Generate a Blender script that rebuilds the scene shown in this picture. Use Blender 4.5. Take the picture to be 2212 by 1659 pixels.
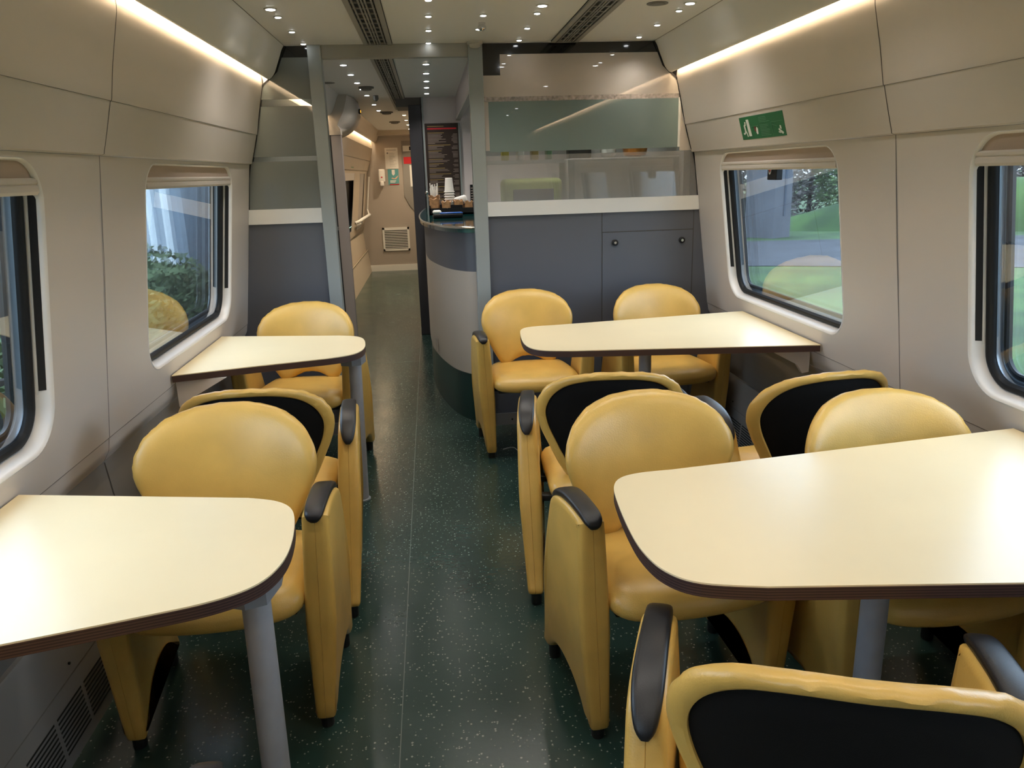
import bpy, bmesh, math, random
from mathutils import Vector, Matrix, noise
random.seed(7)
PI = math.pi
for o in list(bpy.data.objects): bpy.data.objects.remove(o)
SC = bpy.context.scene
COL = SC.collection

# ------------------------------------------------------------------ camera
CX, CZ = -0.27875, 1.49598
YAW, PITCH, ROLL = 0.0962468, 0.2680258, -0.0297838
FPX = 1661.0
cam_d = bpy.data.cameras.new('camera'); cam = bpy.data.objects.new('camera', cam_d); COL.objects.link(cam)
fw = Vector((math.sin(YAW)*math.cos(PITCH), math.cos(YAW)*math.cos(PITCH), -math.sin(PITCH)))
rt = Vector((math.cos(YAW), -math.sin(YAW), 0)); up = rt.cross(fw)
r2 = math.cos(ROLL)*rt + math.sin(ROLL)*up; u2 = -math.sin(ROLL)*rt + math.cos(ROLL)*up
Mx = Matrix((r2, u2, -fw)).transposed().to_4x4(); Mx.translation = Vector((CX, 0, CZ))
cam.matrix_world = Mx
cam_d.sensor_fit = 'HORIZONTAL'; cam_d.sensor_width = 36; cam_d.lens = 36*FPX/2212
cam_d.clip_start = 0.02; cam_d.clip_end = 400
SC.camera = cam

# ------------------------------------------------------------------ world, exposure
W = bpy.data.worlds.new('sky'); SC.world = W; W.use_nodes = True
nt = W.node_tree; nt.nodes.clear()
wo = nt.nodes.new('ShaderNodeOutputWorld'); wb = nt.nodes.new('ShaderNodeBackground')
tc = nt.nodes.new('ShaderNodeTexCoord'); sx = nt.nodes.new('ShaderNodeSeparateXYZ'); cr = nt.nodes.new('ShaderNodeValToRGB')
nt.links.new(tc.outputs['Generated'], sx.inputs[0]); nt.links.new(sx.outputs['Z'], cr.inputs[0])
cr.color_ramp.elements[0].position = 0.0; cr.color_ramp.elements[0].color = (0.76, 0.85, 1.0, 1)
cr.color_ramp.elements[1].position = 0.6; cr.color_ramp.elements[1].color = (0.68, 0.80, 1.0, 1)
nt.links.new(cr.outputs[0], wb.inputs[0]); wb.inputs[1].default_value = 6.3
nt.links.new(wb.outputs[0], wo.inputs[0])
SC.view_settings.view_transform = 'Standard'; SC.view_settings.look = 'None'
SC.view_settings.exposure = 0.67; SC.view_settings.gamma = 1.0
SC.view_settings.use_curve_mapping = False
SC.cycles.max_bounces = 8; SC.cycles.diffuse_bounces = 4; SC.cycles.caustics_reflective = False; SC.cycles.caustics_refractive = False
DOWN_W = 3.2        # watts of one small ceiling downlight
COVE_E = 31.0       # emission of the hidden warm strips

# ------------------------------------------------------------------ materials
MATS = {}
def mat(name, col, rough=0.5, metal=0.0, bump=0.0, bscale=200.0, var=0.0, vscale=6.0, coat=0.0, emit=None, es=0.0, spec=0.5, crough=0.05):
    if name in MATS: return MATS[name]
    m = bpy.data.materials.new(name); m.use_nodes = True; n = m.node_tree
    b = n.nodes['Principled BSDF']
    b.inputs['Base Color'].default_value = (*col, 1); b.inputs['Roughness'].default_value = rough
    b.inputs['Metallic'].default_value = metal; b.inputs['Coat Weight'].default_value = coat
    b.inputs['Coat Roughness'].default_value = crough; b.inputs['Specular IOR Level'].default_value = spec
    t = n.nodes.new('ShaderNodeTexCoord')
    if var > 0:
        ns = n.nodes.new('ShaderNodeTexNoise'); ns.inputs['Scale'].default_value = vscale; ns.inputs['Detail'].default_value = 6
        n.links.new(t.outputs['Object'], ns.inputs['Vector'])
        r = n.nodes.new('ShaderNodeValToRGB')
        r.color_ramp.elements[0].position = 0.3; r.color_ramp.elements[1].position = 0.7
        r.color_ramp.elements[0].color = (*[c*(1-var) for c in col], 1)
        r.color_ramp.elements[1].color = (*[min(1, c*(1+var)) for c in col], 1)
        n.links.new(ns.outputs[0], r.inputs[0]); n.links.new(r.outputs[0], b.inputs['Base Color'])
    if bump > 0:
        n2 = n.nodes.new('ShaderNodeTexNoise'); n2.inputs['Scale'].default_value = bscale; n2.inputs['Detail'].default_value = 3
        n.links.new(t.outputs['Object'], n2.inputs['Vector'])
        bp = n.nodes.new('ShaderNodeBump'); bp.inputs['Strength'].default_value = bump; bp.inputs['Distance'].default_value = 0.002
        n.links.new(n2.outputs[0], bp.inputs['Height']); n.links.new(bp.outputs[0], b.inputs['Normal'])
    if emit:
        b.inputs['Emission Color'].default_value = (*emit, 1); b.inputs['Emission Strength'].default_value = es
    MATS[name] = m
    return m

M_wall = mat('warm_grey_panel', (0.60, 0.55, 0.507), 0.48, bump=0.12, bscale=500)
M_ceil = mat('ceiling_panel', (0.69, 0.68, 0.645), 0.5)
M_low = mat('dark_grey_panel', (0.17, 0.16, 0.15), 0.45)  # even dark grey for lower panels, housing joints and outer skin
M_skirt = mat('heater_housing', (0.24, 0.235, 0.23), 0.4)
M_seam = mat('dark_joint', (0.05, 0.045, 0.04), 0.7)
M_seam2 = mat('grey_joint', (0.17, 0.155, 0.14), 0.7)
M_reveal = mat('window_surround_white', (0.74, 0.73, 0.72), 0.25)
M_rubber = mat('black_rubber', (0.008, 0.008, 0.009), 0.5, spec=.3)
M_alu = mat('spacer_aluminium', (0.45, 0.5, 0.55), 0.3, 0.8)
M_blind = mat('blind_fabric', (0.42, 0.33, 0.27), 0.8, bump=0.3)
M_rail = mat('blind_rail', (0.58, 0.53, 0.48), 0.35)
M_post = mat('post_grey', (0.27, 0.30, 0.30), 0.4)
M_head = mat('header_grey', (0.30, 0.30, 0.27), 0.4)
M_slate = mat('slate_laminate', (0.085, 0.092, 0.112), 0.45, bump=0.1, bscale=400)
M_slate2 = mat('dark_post_laminate', (0.035, 0.035, 0.042), 0.5)
M_band = mat('pale_rail', (0.62, 0.63, 0.62), 0.3)
M_black = mat('black_film', (0.006, 0.006, 0.007), 0.12, coat=0.5)
M_yel = mat('yellow_leather', (0.66, 0.415, 0.10), 0.34, bump=0.25, bscale=260, var=0.10, vscale=7, coat=0.15, crough=0.3)
M_shell = mat('black_shell', (0.005, 0.0045, 0.004), 0.8, bump=0.2, bscale=600, spec=.2)
M_cap = mat('black_arm_plastic', (0.010, 0.0105, 0.013), 0.34, bump=0.2, bscale=800)
M_foot = mat('black_foot', (0.008, 0.008, 0.008), 0.5)
M_metal = mat('leg_grey_paint', (0.30, 0.31, 0.34), 0.4, var=0.06, vscale=20)
M_plate = mat('bracket_grey_paint', (0.20, 0.215, 0.24), 0.45)
M_chrome = mat('chrome', (0.75, 0.75, 0.76), 0.12, 1.0)
M_beige = mat('counter_beige', (0.42, 0.38, 0.325), 0.5, bump=0.15, bscale=300)
M_green = mat('counter_green', (0.008, 0.035, 0.032), 0.3)
M_gtop = mat('counter_top_green', (0.008, 0.055, 0.055), 0.06, coat=0.6)
M_steel = mat('steel_edge', (0.7, 0.7, 0.66), 0.25, 1.0)
M_lens = mat('lamp_lens', (1, 1, 1), 0.4, emit=(0.95, 0.97, 1.0), es=14)
M_lensw = mat('lamp_lens_warm', (1, 1, 1), 0.4, emit=(1.0, 0.86, 0.62), es=12)
M_ring = mat('lamp_ring', (0.6, 0.58, 0.52), 0.3)
M_cove = mat('cove_tube', (1, 1, 1), 0.5, emit=(1.0, 0.77, 0.50), es=COVE_E)
M_ventf = mat('vent_frame', (0.26, 0.25, 0.22), 0.45)
M_ventd = mat('vent_dark', (0.008, 0.008, 0.007), 0.8)
M_vents = mat('vent_slat', (0.20, 0.19, 0.165), 0.5)
M_white = mat('white_plastic', (0.78, 0.77, 0.74), 0.35)
M_cream = mat('kitchen_cream', (0.55, 0.50, 0.45), 0.5)
M_mauve = mat('hatch_fascia', (0.66, 0.61, 0.61), 0.5)
M_jamb = mat('jamb_mauve', (0.30, 0.27, 0.26), 0.5)
M_warm = mat('far_warm_panel', (0.52, 0.44, 0.34), 0.45)
M_end = mat('end_wall_taupe', (0.40, 0.355, 0.31), 0.5)
M_menu = mat('menu_brown', (0.035, 0.022, 0.018), 0.35)
M_txt = mat('menu_text', (0.35, 0.29, 0.25), 0.6)
M_txty = mat('menu_text_gold', (0.42, 0.30, 0.10), 0.6)
M_red = mat('sign_red', (0.55, 0.02, 0.03), 0.4)
M_sgreen = mat('sign_green', (0.012, 0.14, 0.045), 0.4)
M_smark = mat('sign_mark_white', (0.72, 0.72, 0.68), 0.5)
M_stext = mat('sign_text_pale_green', (0.12, 0.30, 0.17), 0.5)
M_paper = mat('paper_white', (0.74, 0.73, 0.70), 0.7)
M_grey = mat('print_grey', (0.25, 0.25, 0.25), 0.7)
M_teal = mat('poster_teal', (0.10, 0.32, 0.34), 0.5)
M_skin = mat('poster_hand', (0.75, 0.45, 0.30), 0.5)
M_cup = mat('cup_white', (0.80, 0.78, 0.74), 0.5)
M_kraft = mat('kraft_paper', (0.40, 0.22, 0.10), 0.6, var=0.25, vscale=40)
M_blue = mat('blue_plastic', (0.03, 0.12, 0.45), 0.3)
M_crate = mat('olive_plastic', (0.42, 0.50, 0.14), 0.5)
M_cabinet = mat('kitchen_cabinet', (0.55, 0.56, 0.57), 0.35)
M_orange = mat('orange_copper', (0.65, 0.24, 0.03), 0.3, 0.3)
M_amber = mat('amber_display', (0.02, 0.01, 0), 0.4, emit=(1.0, 0.3, 0.02), es=3)
M_conc = mat('pier_concrete', (0.09, 0.094, 0.11), 0.8, var=0.15, vscale=1.5)
M_clad = mat('corrugated_cladding', (0.24, 0.30, 0.38), 0.5, var=0.1, vscale=0.8)
M_dark = mat('dark_building', (0.05, 0.065, 0.095), 0.7, var=0.2, vscale=0.7)
M_leaf = mat('foliage_green', (0.085, 0.13, 0.05), 0.7, var=0.5, vscale=3)
M_leaf2 = mat('foliage_grey_brown', (0.11, 0.10, 0.095), 0.8, var=0.4, vscale=3)
M_bark = mat('bark', (0.06, 0.05, 0.045), 0.9)
M_road = mat('ballast_grey', (0.042, 0.043, 0.05), 0.9, var=0.35, vscale=0.7)

def grass_mat():
    m = bpy.data.materials.new('grass'); m.use_nodes = True; n = m.node_tree; b = n.nodes['Principled BSDF']
    t = n.nodes.new('ShaderNodeTexCoord'); ns = n.nodes.new('ShaderNodeTexNoise'); ns.inputs['Scale'].default_value = 0.6; ns.inputs['Detail'].default_value = 9
    n.links.new(t.outputs['Object'], ns.inputs['Vector']); r = n.nodes.new('ShaderNodeValToRGB')
    r.color_ramp.elements[0].position = .35; r.color_ramp.elements[0].color = (0.02, 0.045, 0.012, 1)
    r.color_ramp.elements[1].position = .65; r.color_ramp.elements[1].color = (0.055, 0.11, 0.024, 1)
    n.links.new(ns.outputs[0], r.inputs[0]); n.links.new(r.outputs[0], b.inputs['Base Color']); b.inputs['Roughness'].default_value = .9
    return m
M_grass = grass_mat()

def floor_mat():
    m = bpy.data.materials.new('speckled_green_vinyl'); m.use_nodes = True; n = m.node_tree; b = n.nodes['Principled BSDF']
    t = n.nodes.new('ShaderNodeTexCoord')
    v = n.nodes.new('ShaderNodeTexVoronoi'); v.inputs['Scale'].default_value = 135; v.inputs['Randomness'].default_value = 1
    n.links.new(t.outputs['Object'], v.inputs['Vector'])
    sp = n.nodes.new('ShaderNodeSeparateColor'); n.links.new(v.outputs['Color'], sp.inputs[0])
    lt = n.nodes.new('ShaderNodeMath'); lt.operation = 'GREATER_THAN'; lt.inputs[1].default_value = 0.80; n.links.new(sp.outputs[0], lt.inputs[0])
    d = n.nodes.new('ShaderNodeMath'); d.operation = 'MULTIPLY'; d.inputs[1].default_value = 0.48; n.links.new(sp.outputs[1], d.inputs[0])
    ds = n.nodes.new('ShaderNodeMath'); ds.operation = 'LESS_THAN'; n.links.new(v.outputs['Distance'], ds.inputs[0]); n.links.new(d.outputs[0], ds.inputs[1])
    mu = n.nodes.new('ShaderNodeMath'); mu.operation = 'MULTIPLY'; n.links.new(lt.outputs[0], mu.inputs[0]); n.links.new(ds.outputs[0], mu.inputs[1])
    ns = n.nodes.new('ShaderNodeTexNoise'); ns.inputs['Scale'].default_value = 3; ns.inputs['Detail'].default_value = 6; n.links.new(t.outputs['Object'], ns.inputs['Vector'])
    r = n.nodes.new('ShaderNodeValToRGB'); r.color_ramp.elements[0].position = .3; r.color_ramp.elements[1].position = .75
    r.color_ramp.elements[0].color = (0.017, 0.040, 0.034, 1); r.color_ramp.elements[1].color = (0.028, 0.058, 0.050, 1)
    n.links.new(ns.outputs[0], r.inputs[0])
    mx = n.nodes.new('ShaderNodeMixRGB'); mx.inputs[2].default_value = (0.22, 0.26, 0.23, 1)
    n.links.new(mu.outputs[0], mx.inputs[0]); n.links.new(r.outputs[0], mx.inputs[1]); n.links.new(mx.outputs[0], b.inputs['Base Color'])
    mr = n.nodes.new('ShaderNodeMapRange'); mr.inputs[3].default_value = .13; mr.inputs[4].default_value = .33
    n.links.new(ns.outputs[0], mr.inputs[0]); n.links.new(mr.outputs[0], b.inputs['Roughness'])
    n2 = n.nodes.new('ShaderNodeTexNoise'); n2.inputs['Scale'].default_value = 45; n.links.new(t.outputs['Object'], n2.inputs['Vector'])
    bp = n.nodes.new('ShaderNodeBump'); bp.inputs['Strength'].default_value = .25; bp.inputs['Distance'].default_value = .002
    n.links.new(n2.outputs[0], bp.inputs['Height']); n.links.new(bp.outputs[0], b.inputs['Normal'])
    return m
M_floor = floor_mat()

def laminate_mat():
    m = mat('cream_laminate', (0.77, 0.66, 0.43), 0.30, var=0.035, vscale=3, bump=0.05, bscale=300)
    return m
M_lam = laminate_mat()
def edge_mat():
    m = bpy.data.materials.new('brown_ply_edge'); m.use_nodes = True; n = m.node_tree; b = n.nodes['Principled BSDF']
    t = n.nodes.new('ShaderNodeTexCoord'); w = n.nodes.new('ShaderNodeTexWave'); w.bands_direction = 'Z'; w.inputs['Scale'].default_value = 55; w.inputs['Distortion'].default_value = .4
    n.links.new(t.outputs['Object'], w.inputs['Vector']); r = n.nodes.new('ShaderNodeValToRGB')
    r.color_ramp.elements[0].color = (0.022, 0.010, 0.009, 1); r.color_ramp.elements[1].color = (0.075, 0.036, 0.03, 1)
    n.links.new(w.outputs[0], r.inputs[0]); n.links.new(r.outputs[0], b.inputs['Base Color']); b.inputs['Roughness'].default_value = .5
    return m
M_edge = edge_mat()

def glass_mat(name, tint, ior=1.5, boost=1.0):
    m = bpy.data.materials.new(name); m.use_nodes = True; n = m.node_tree; n.nodes.clear()
    o = n.nodes.new('ShaderNodeOutputMaterial'); mx = n.nodes.new('ShaderNodeMixShader')
    tr = n.nodes.new('ShaderNodeBsdfTransparent'); tr.inputs[0].default_value = (*tint, 1)
    gl = n.nodes.new('ShaderNodeBsdfGlossy'); gl.inputs['Roughness'].default_value = 0.0
    fr = n.nodes.new('ShaderNodeFresnel'); fr.inputs['IOR'].default_value = ior
    ml = n.nodes.new('ShaderNodeMath'); ml.operation = 'MULTIPLY'; ml.inputs[1].default_value = boost; ml.use_clamp = True
    n.links.new(fr.outputs[0], ml.inputs[0]); n.links.new(ml.outputs[0], mx.inputs[0])
    n.links.new(tr.outputs[0], mx.inputs[1]); n.links.new(gl.outputs[0], mx.inputs[2]); n.links.new(mx.outputs[0], o.inputs[0])
    return m
M_glass = glass_mat('window_glass', (0.76, 0.82, 0.84), 1.7, 2.2)
M_pane = glass_mat('clear_partition_glass', (0.86, 0.90, 0.88), 1.5, 1.0)

def frost_mat(name, col, see, rough=0.35):
    m = bpy.data.materials.new(name); m.use_nodes = True; n = m.node_tree; b = n.nodes['Principled BSDF']
    b.inputs['Base Color'].default_value = (*col, 1); b.inputs['Roughness'].default_value = rough
    b.inputs['Transmission Weight'].default_value = see; b.inputs['IOR'].default_value = 1.15
    b.inputs['Coat Weight'].default_value = 1.0; b.inputs['Coat Roughness'].default_value = 0.0; b.inputs['Coat IOR'].default_value = 1.55
    return m
M_frost = frost_mat('frosted_film', (0.72, 0.72, 0.70), 0.78, .13)
M_frost2 = frost_mat('teal_frosted_glass', (0.22, 0.29, 0.28), 0.25)
M_frost3 = frost_mat('grey_green_film', (0.165, 0.185, 0.178), 0.12)
M_film = frost_mat('beige_film', (0.62, 0.56, 0.50), 0.35)
M_worn = mat('worn_mirror_strip', (0.40, 0.36, 0.34), 0.25, 0.3, var=0.45, vscale=60)

# ------------------------------------------------------------------ mesh helpers
def obj(name, V, F, material, parent=None, smooth=False, mats=None, fm=None):
    me = bpy.data.meshes.new(name); me.from_pydata([tuple(v) for v in V], [], [tuple(f) for f in F])
    for m in (mats or [material]): me.materials.append(m)
    if fm:
        for p, i in zip(me.polygons, fm): p.material_index = i
    me.validate(); me.update()
    bm = bmesh.new(); bm.from_mesh(me)
    bmesh.ops.remove_doubles(bm, verts=bm.verts, dist=1e-6)
    bmesh.ops.recalc_face_normals(bm, faces=bm.faces)
    bm.to_mesh(me); bm.free()
    if smooth:
        for p in me.polygons: p.use_smooth = True
        try: me.set_sharp_from_angle(angle=math.radians(42))
        except Exception: pass
    o = bpy.data.objects.new(name, me); COL.objects.link(o)
    if parent: o.parent = parent
    return o
def tag(o, label=None, cat=None, group=None, kind=None):
    if label: o['label'] = label
    if cat: o['category'] = cat
    if group: o['group'] = group
    if kind: o['kind'] = kind
    return o
def empty(name, loc=(0, 0, 0), rz=0.0):
    o = bpy.data.objects.new(name, None); COL.objects.link(o); o.location = loc; o.rotation_euler = (0, 0, rz); o.empty_display_size = .05
    return o
class MB:
    def __init__(s): s.V = []; s.F = []; s.M = []
    def add(s, V, F, mi=0):
        k = len(s.V); s.V += [tuple(v) for v in V]; s.F += [tuple(i+k for i in f) for f in F]; s.M += [mi]*len(F); return s
    def box(s, a, b, mi=0):
        x0, y0, z0 = a; x1, y1, z1 = b
        V = [(x, y, z) for x in (x0, x1) for y in (y0, y1) for z in (z0, z1)]
        return s.add(V, [(0, 1, 3, 2), (4, 6, 7, 5), (0, 4, 5, 1), (2, 3, 7, 6), (0, 2, 6, 4), (1, 5, 7, 3)], mi)
    def rbox(s, a, b, r, mi=0):      # box with bevelled edges
        bm = bmesh.new(); bmesh.ops.create_cube(bm, size=1)
        for v in bm.verts: v.co = Vector([(a[i]+b[i])/2 + v.co[i]*(b[i]-a[i]) for i in range(3)])
        bmesh.ops.bevel(bm, geom=bm.edges[:], offset=r, segments=3, profile=.5, affect='EDGES')
        bm.verts.index_update()
        s.add([v.co[:] for v in bm.verts], [[v.index for v in f.verts] for f in bm.faces], mi); bm.free(); return s
    def cyl(s, p, q, r0, r1=None, n=20, mi=0):
        r1 = r0 if r1 is None else r1
        p = Vector(p); q = Vector(q); d = (q-p).normalized(); a = d.orthogonal().normalized(); b = d.cross(a)
        V = []
        for c, r in ((p, r0), (q, r1)):
            V += [c + r*(math.cos(t)*a+math.sin(t)*b) for t in [2*PI*i/n for i in range(n)]]
        F = [(i, (i+1) % n, n+(i+1) % n, n+i) for i in range(n)] + [tuple(range(n)), tuple(range(n, 2*n))]
        return s.add(V, F, mi)
    def lathe(s, c, prof, n=28, mi=0, sx=1, sy=1):
        V = []; F = []
        for r, z in prof:
            V += [(c[0]+sx*r*math.cos(2*PI*i/n), c[1]+sy*r*math.sin(2*PI*i/n), c[2]+z) for i in range(n)]
        for k in range(len(prof)-1):
            F += [(k*n+i, k*n+(i+1) % n, (k+1)*n+(i+1) % n, (k+1)*n+i) for i in range(n)]
        F += [tuple(range(n)), tuple(range((len(prof)-1)*n, len(prof)*n))]
        return s.add(V, F, mi)
    def tube(s, pts, r, n=10, mi=0):
        pts = [Vector(p) for p in pts]; V = []; F = []
        rr = r if isinstance(r, (list, tuple)) else [r]*len(pts)
        a = None
        for i, p in enumerate(pts):
            d = (pts[min(i+1, len(pts)-1)]-pts[max(i-1, 0)]).normalized()
            a = d.orthogonal().normalized() if a is None else (a-d*a.dot(d)).normalized()
            b = d.cross(a); V += [p+rr[i]*(math.cos(2*PI*k/n)*a+math.sin(2*PI*k/n)*b) for k in range(n)]
        for i in range(len(pts)-1):
            F += [(i*n+k, i*n+(k+1) % n, (i+1)*n+(k+1) % n, (i+1)*n+k) for k in range(n)]
        F += [tuple(range(n)), tuple(range((len(pts)-1)*n, len(pts)*n))]
        return s.add(V, F, mi)
    def prism(s, poly, lo, hi, axis='Z', mi=0, side=None):   # poly of 2-tuples
        n = len(poly)
        def P(a, b, h): return {'Z': (a, b, h), 'Y': (a, h, b), 'X': (h, a, b)}[axis]
        V = [P(a, b, lo) for a, b in poly]+[P(a, b, hi) for a, b in poly]
        s.add(V, [tuple(range(n)), tuple(range(n, 2*n))], mi)
        return s.add(V, [(i, (i+1) % n, n+(i+1) % n, n+i) for i in range(n)], mi if side is None else side)
    def sweepY(s, prof, y0, y1, sgn=1, ny=1, mi=0, closed=False):   # prof (w,z) swept along Y on side sgn
        ys = [y0+(y1-y0)*i/ny for i in range(ny+1)]; n = len(prof)
        V = [(sgn*w, y, z) for y in ys for w, z in prof]
        F = [(j*n+i, j*n+(i+1) % n, (j+1)*n+(i+1) % n, (j+1)*n+i) for j in range(ny) for i in range(n if closed else n-1)]
        if closed: F += [tuple(range(n)), tuple(range(ny*n, (ny+1)*n))]
        return s.add(V, F, mi)
    def build(s, name, material, parent=None, smooth=False):
        ms = material if isinstance(material, list) else [material]
        return obj(name, s.V, s.F, None, parent, smooth, mats=ms, fm=s.M if len(ms) > 1 else None)
def lerp(x, xs, ys):
    if x <= xs[0]: return ys[0]
    for i in range(len(xs)-1):
        if x <= xs[i+1]: return ys[i]+(ys[i+1]-ys[i])*(x-xs[i])/(xs[i+1]-xs[i])
    return ys[-1]
def catmull(pts, k=6, closed=True):
    n = len(pts); out = []
    rng = range(n) if closed else range(n-1)
    for i in rng:
        g = (lambda j: pts[j % n]) if closed else (lambda j: pts[max(0, min(n-1, j))])
        p0, p1, p2, p3 = g(i-1), g(i), g(i+1), g(i+2)
        for j in range(k):
            t = j/k
            out.append(tuple(.5*(2*b+(c-a)*t+(2*a-5*b+4*c-d)*t*t+(3*b-a-3*c+d)*t**3) for a, b, c, d in zip(p0, p1, p2, p3)))
    if not closed: out.append(tuple(pts[-1]))
    return out
def rrect(x0, y0, x1, y1, rb, rtp=None, n=8):       # rounded rectangle, bottom radius rb, top radius rtp
    rtp = rb if rtp is None else rtp; P = []
    for cx, cy, r, a0 in ((x1-rb, y0+rb, rb, -PI/2), (x1-rtp, y1-rtp, rtp, 0), (x0+rtp, y1-rtp, rtp, PI/2), (x0+rb, y0+rb, rb, PI)):
        P += [(cx+r*math.cos(a0+PI/2*i/n), cy+r*math.sin(a0+PI/2*i/n)) for i in range(n+1)]
    return P
# ------------------------------------------------------------------ the room shell
Y0, YP, YB, YE = -1.30, 4.505, 7.10, 12.82
SEAM = [-1.46, 0.52, 2.50, 4.50]
fl = MB(); fl.box((-1.42, Y0, -.03), (1.42, YE, 0))
floor = tag(fl.build('floor', M_floor), kind='structure')
sm = MB(); sm.box((-.4415, Y0, 0), (-.4395, YE, .0006)); sm.box((-.9, 6.30, 0), (-.44, 6.303, .0006))
sm.build('floor_seam', mat('floor_seam_grey', (.12, .15, .14), .5), floor)
ce = MB(); ce.box((-1.42, Y0, 2.178), (1.42, YE, 2.21))
ceiling = tag(ce.build('ceiling', M_ceil), kind='structure')
SIDEP = [(1.004, 2.1779), (1.018, 2.155), (1.032, 2.12), (1.047, 2.085), (1.062, 2.05), (1.078, 2.027), (1.094, 2.014), (1.106, 2.014), (1.112, 2.022), (1.108, 2.04), (1.08, 2.075), (1.05, 2.177)]
for s in (-1, 1):
    for a, b in ((Y0, YP-.004), (YP+.05, YB), (7.9, YE)):
        MB().sweepY(catmull(SIDEP, 3, False), a, b, s, closed=False).build('side_panel', M_ceil if a < 7 else M_warm, ceiling, True)
    MB().box((s*1.0015, Y0, 2.1765), (s*1.0035, YP, 2.1785)).build('ceiling_joint', M_seam2, ceiling)
WZ = [0.62, 0.655, 0.70, 0.95, 1.22, 1.58]; WW = [1.392, 1.368, 1.362, 1.330, 1.293, 1.250]
def w_at(z): return lerp(z, WZ, WW)
UP = [(1.30, 2.17), (1.158, 2.12), (1.146, 2.05), (1.137, 1.99), (1.150, 1.925), (1.170, 1.84), (1.189, 1.742), (1.1915, 1.7365)]
UP2 = [(1.194, 1.7345), (1.2005, 1.71), (1.217, 1.65), (1.234, 1.592), (1.237, 1.584), (1.252, 1.580)]
LOW = [(1.364, .699), (1.367, .68), (1.372, .655), (1.385, .632), (1.392, .62)]
LOWP = [(1.40, .63), (1.392, .615), (1.366, .375), (1.366, .36)]
SKP = [(1.40, .366), (1.352, .366), (1.346, .36), (1.312, .0), (1.34, .0)]
def wall_side(s, name):
    root = empty(name, (0, 0, 0)); tag(root, kind='structure')
    segs = [(Y0, SEAM[1]), (SEAM[1], SEAM[2]), (SEAM[2], YP)]
    for k, (a, b) in enumerate(segs):
        g = .0015
        MB().sweepY(catmull(UP, 3, False), a+g, b-g, s).build('upper_panel', M_wall, root, True)
        MB().sweepY(catmull(UP2, 3, False), a+g, b-g, s).build('lintel_panel', M_wall, root, True)
        c = (-.47, 1.525, 3.49)[k]
        lo, hi = max(a, c-.62), min(b, c+.62)
        # window panel: rings from the outer rectangle to the rounded opening
        inner = rrect(c-.615, .808, c+.615, 1.565, .125, .115, 10)
        n = len(inner)
        outer = []
        for (y, z) in inner:           # push each opening point to the panel's rim
            dy, dz = y-c, z-1.18
            f = min(((b-g-c)/dy if dy > 1e-9 else 1e9) if dy > 0 else ((a+g-c)/dy if dy < -1e-9 else 1e9),
                    ((1.579-1.18)/dz if dz > 1e-9 else 1e9) if dz > 0 else ((.701-1.18)/dz if dz < -1e-9 else 1e9))
            outer.append((c+dy*f, 1.18+dz*f))
        corners = [(b-g, .701), (b-g, 1.579), (a+g, 1.579), (a+g, .701)]
        for cy, cz_ in corners:        # snap the nearest rim point to the true corner
            j = min(range(n), key=lambda i: (outer[i][0]-cy)**2+(outer[i][1]-cz_)**2); outer[j] = (cy, cz_)
        V = []; F = []; R = 9
        for r in range(R+1):
            t = (r/R)
            for (oy, oz), (iy, iz) in zip(outer, inner):
                y, z = oy+(iy-oy)*t, oz+(iz-oz)*t; V.append((s*w_at(z), y, z))
        for r in range(R):
            F += [(r*n+i, r*n+(i+1) % n, (r+1)*n+(i+1) % n, (r+1)*n+i) for i in range(n)]
        obj('window_panel', V, F, M_wall, root, True)
        MB().sweepY(catmull(LOW, 3, False), a+g, b-g, s).build('under_sill_panel', M_wall, root, True)
        MB().sweepY(LOWP, a+g, b-g, s).build('lower_panel', M_low, root, True)
    # dark and grey joints
    for y in SEAM[1:3]:
        m = MB()
        prof = [(w-.0006, z) for w, z in catmull(UP, 3, False)[6:]+catmull(UP2, 3, False)]
        m.sweepY(prof, y-.0022, y+.0022, s)
        m.build('joint', M_seam, root)
        m = MB(); m.sweepY([(w_at(z)-.0006, z) for z in (1.578, 1.22, .95, .701)]+[(w-.0006, z) for w, z in LOW], y-.002, y+.002, s)
        m.build('joint', M_seam2, root)
        m = MB(); m.sweepY([(w-.0008, z) for w, z in LOWP[1:]], y-.004, y+.004, s); m.build('joint', M_seam, root)
    MB().sweepY([(1.1905, 1.7395), (1.1925, 1.7325)], Y0, YP, s).build('joint', M_seam, root)
    MB().sweepY([(1.362, .7015), (1.3627, .6985)], Y0, YP, s).build('joint', M_seam2, root)
    MB().sweepY([(1.30, 2.17), (1.42, 1.6), (1.47, 1.0), (1.47, .3), (1.42, -.03)], Y0, YP, s).V
    sk = MB().sweepY(SKP, Y0, YP, s).build('heater_housing', M_skirt, root, True)
    MB().sweepY([(1.3310, .2035), (1.3305, .2000)], Y0, YP, s).build('housing_joint', M_low, sk)
    # slotted grille in the housing
    m = MB()
    def q(y0, y1, z0, z1):
        wf = lambda z: 1.312+(1.346-1.312)*z/.36-.0012
        m.add([(s*wf(z0), y0, z0), (s*wf(z0), y1, z0), (s*wf(z1), y1, z1), (s*wf(z1), y0, z1)], [(0, 1, 2, 3)])
    for c in (-.4, 1.42, 3.40):
        y = c-.72
        for blk in range(9):
            for r in range(9):
                q(y+blk*.16+.006, y+blk*.16+.15, .035+r*.0135, .035+r*.0135+.0062)
    gr = m.build('grille_slots', M_ventd, sk)
    m = MB()
    for y in (.75, 1.35, 1.95, 2.6, 3.3, 3.95):
        m.cyl((s*1.3345, y, .235), (s*1.3300, y, .2345), .004, n=10)
    m.build('screws', M_rubber, sk)
    return root
WL = wall_side(-1, 'wall_left'); WR = wall_side(1, 'wall_right')
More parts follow.
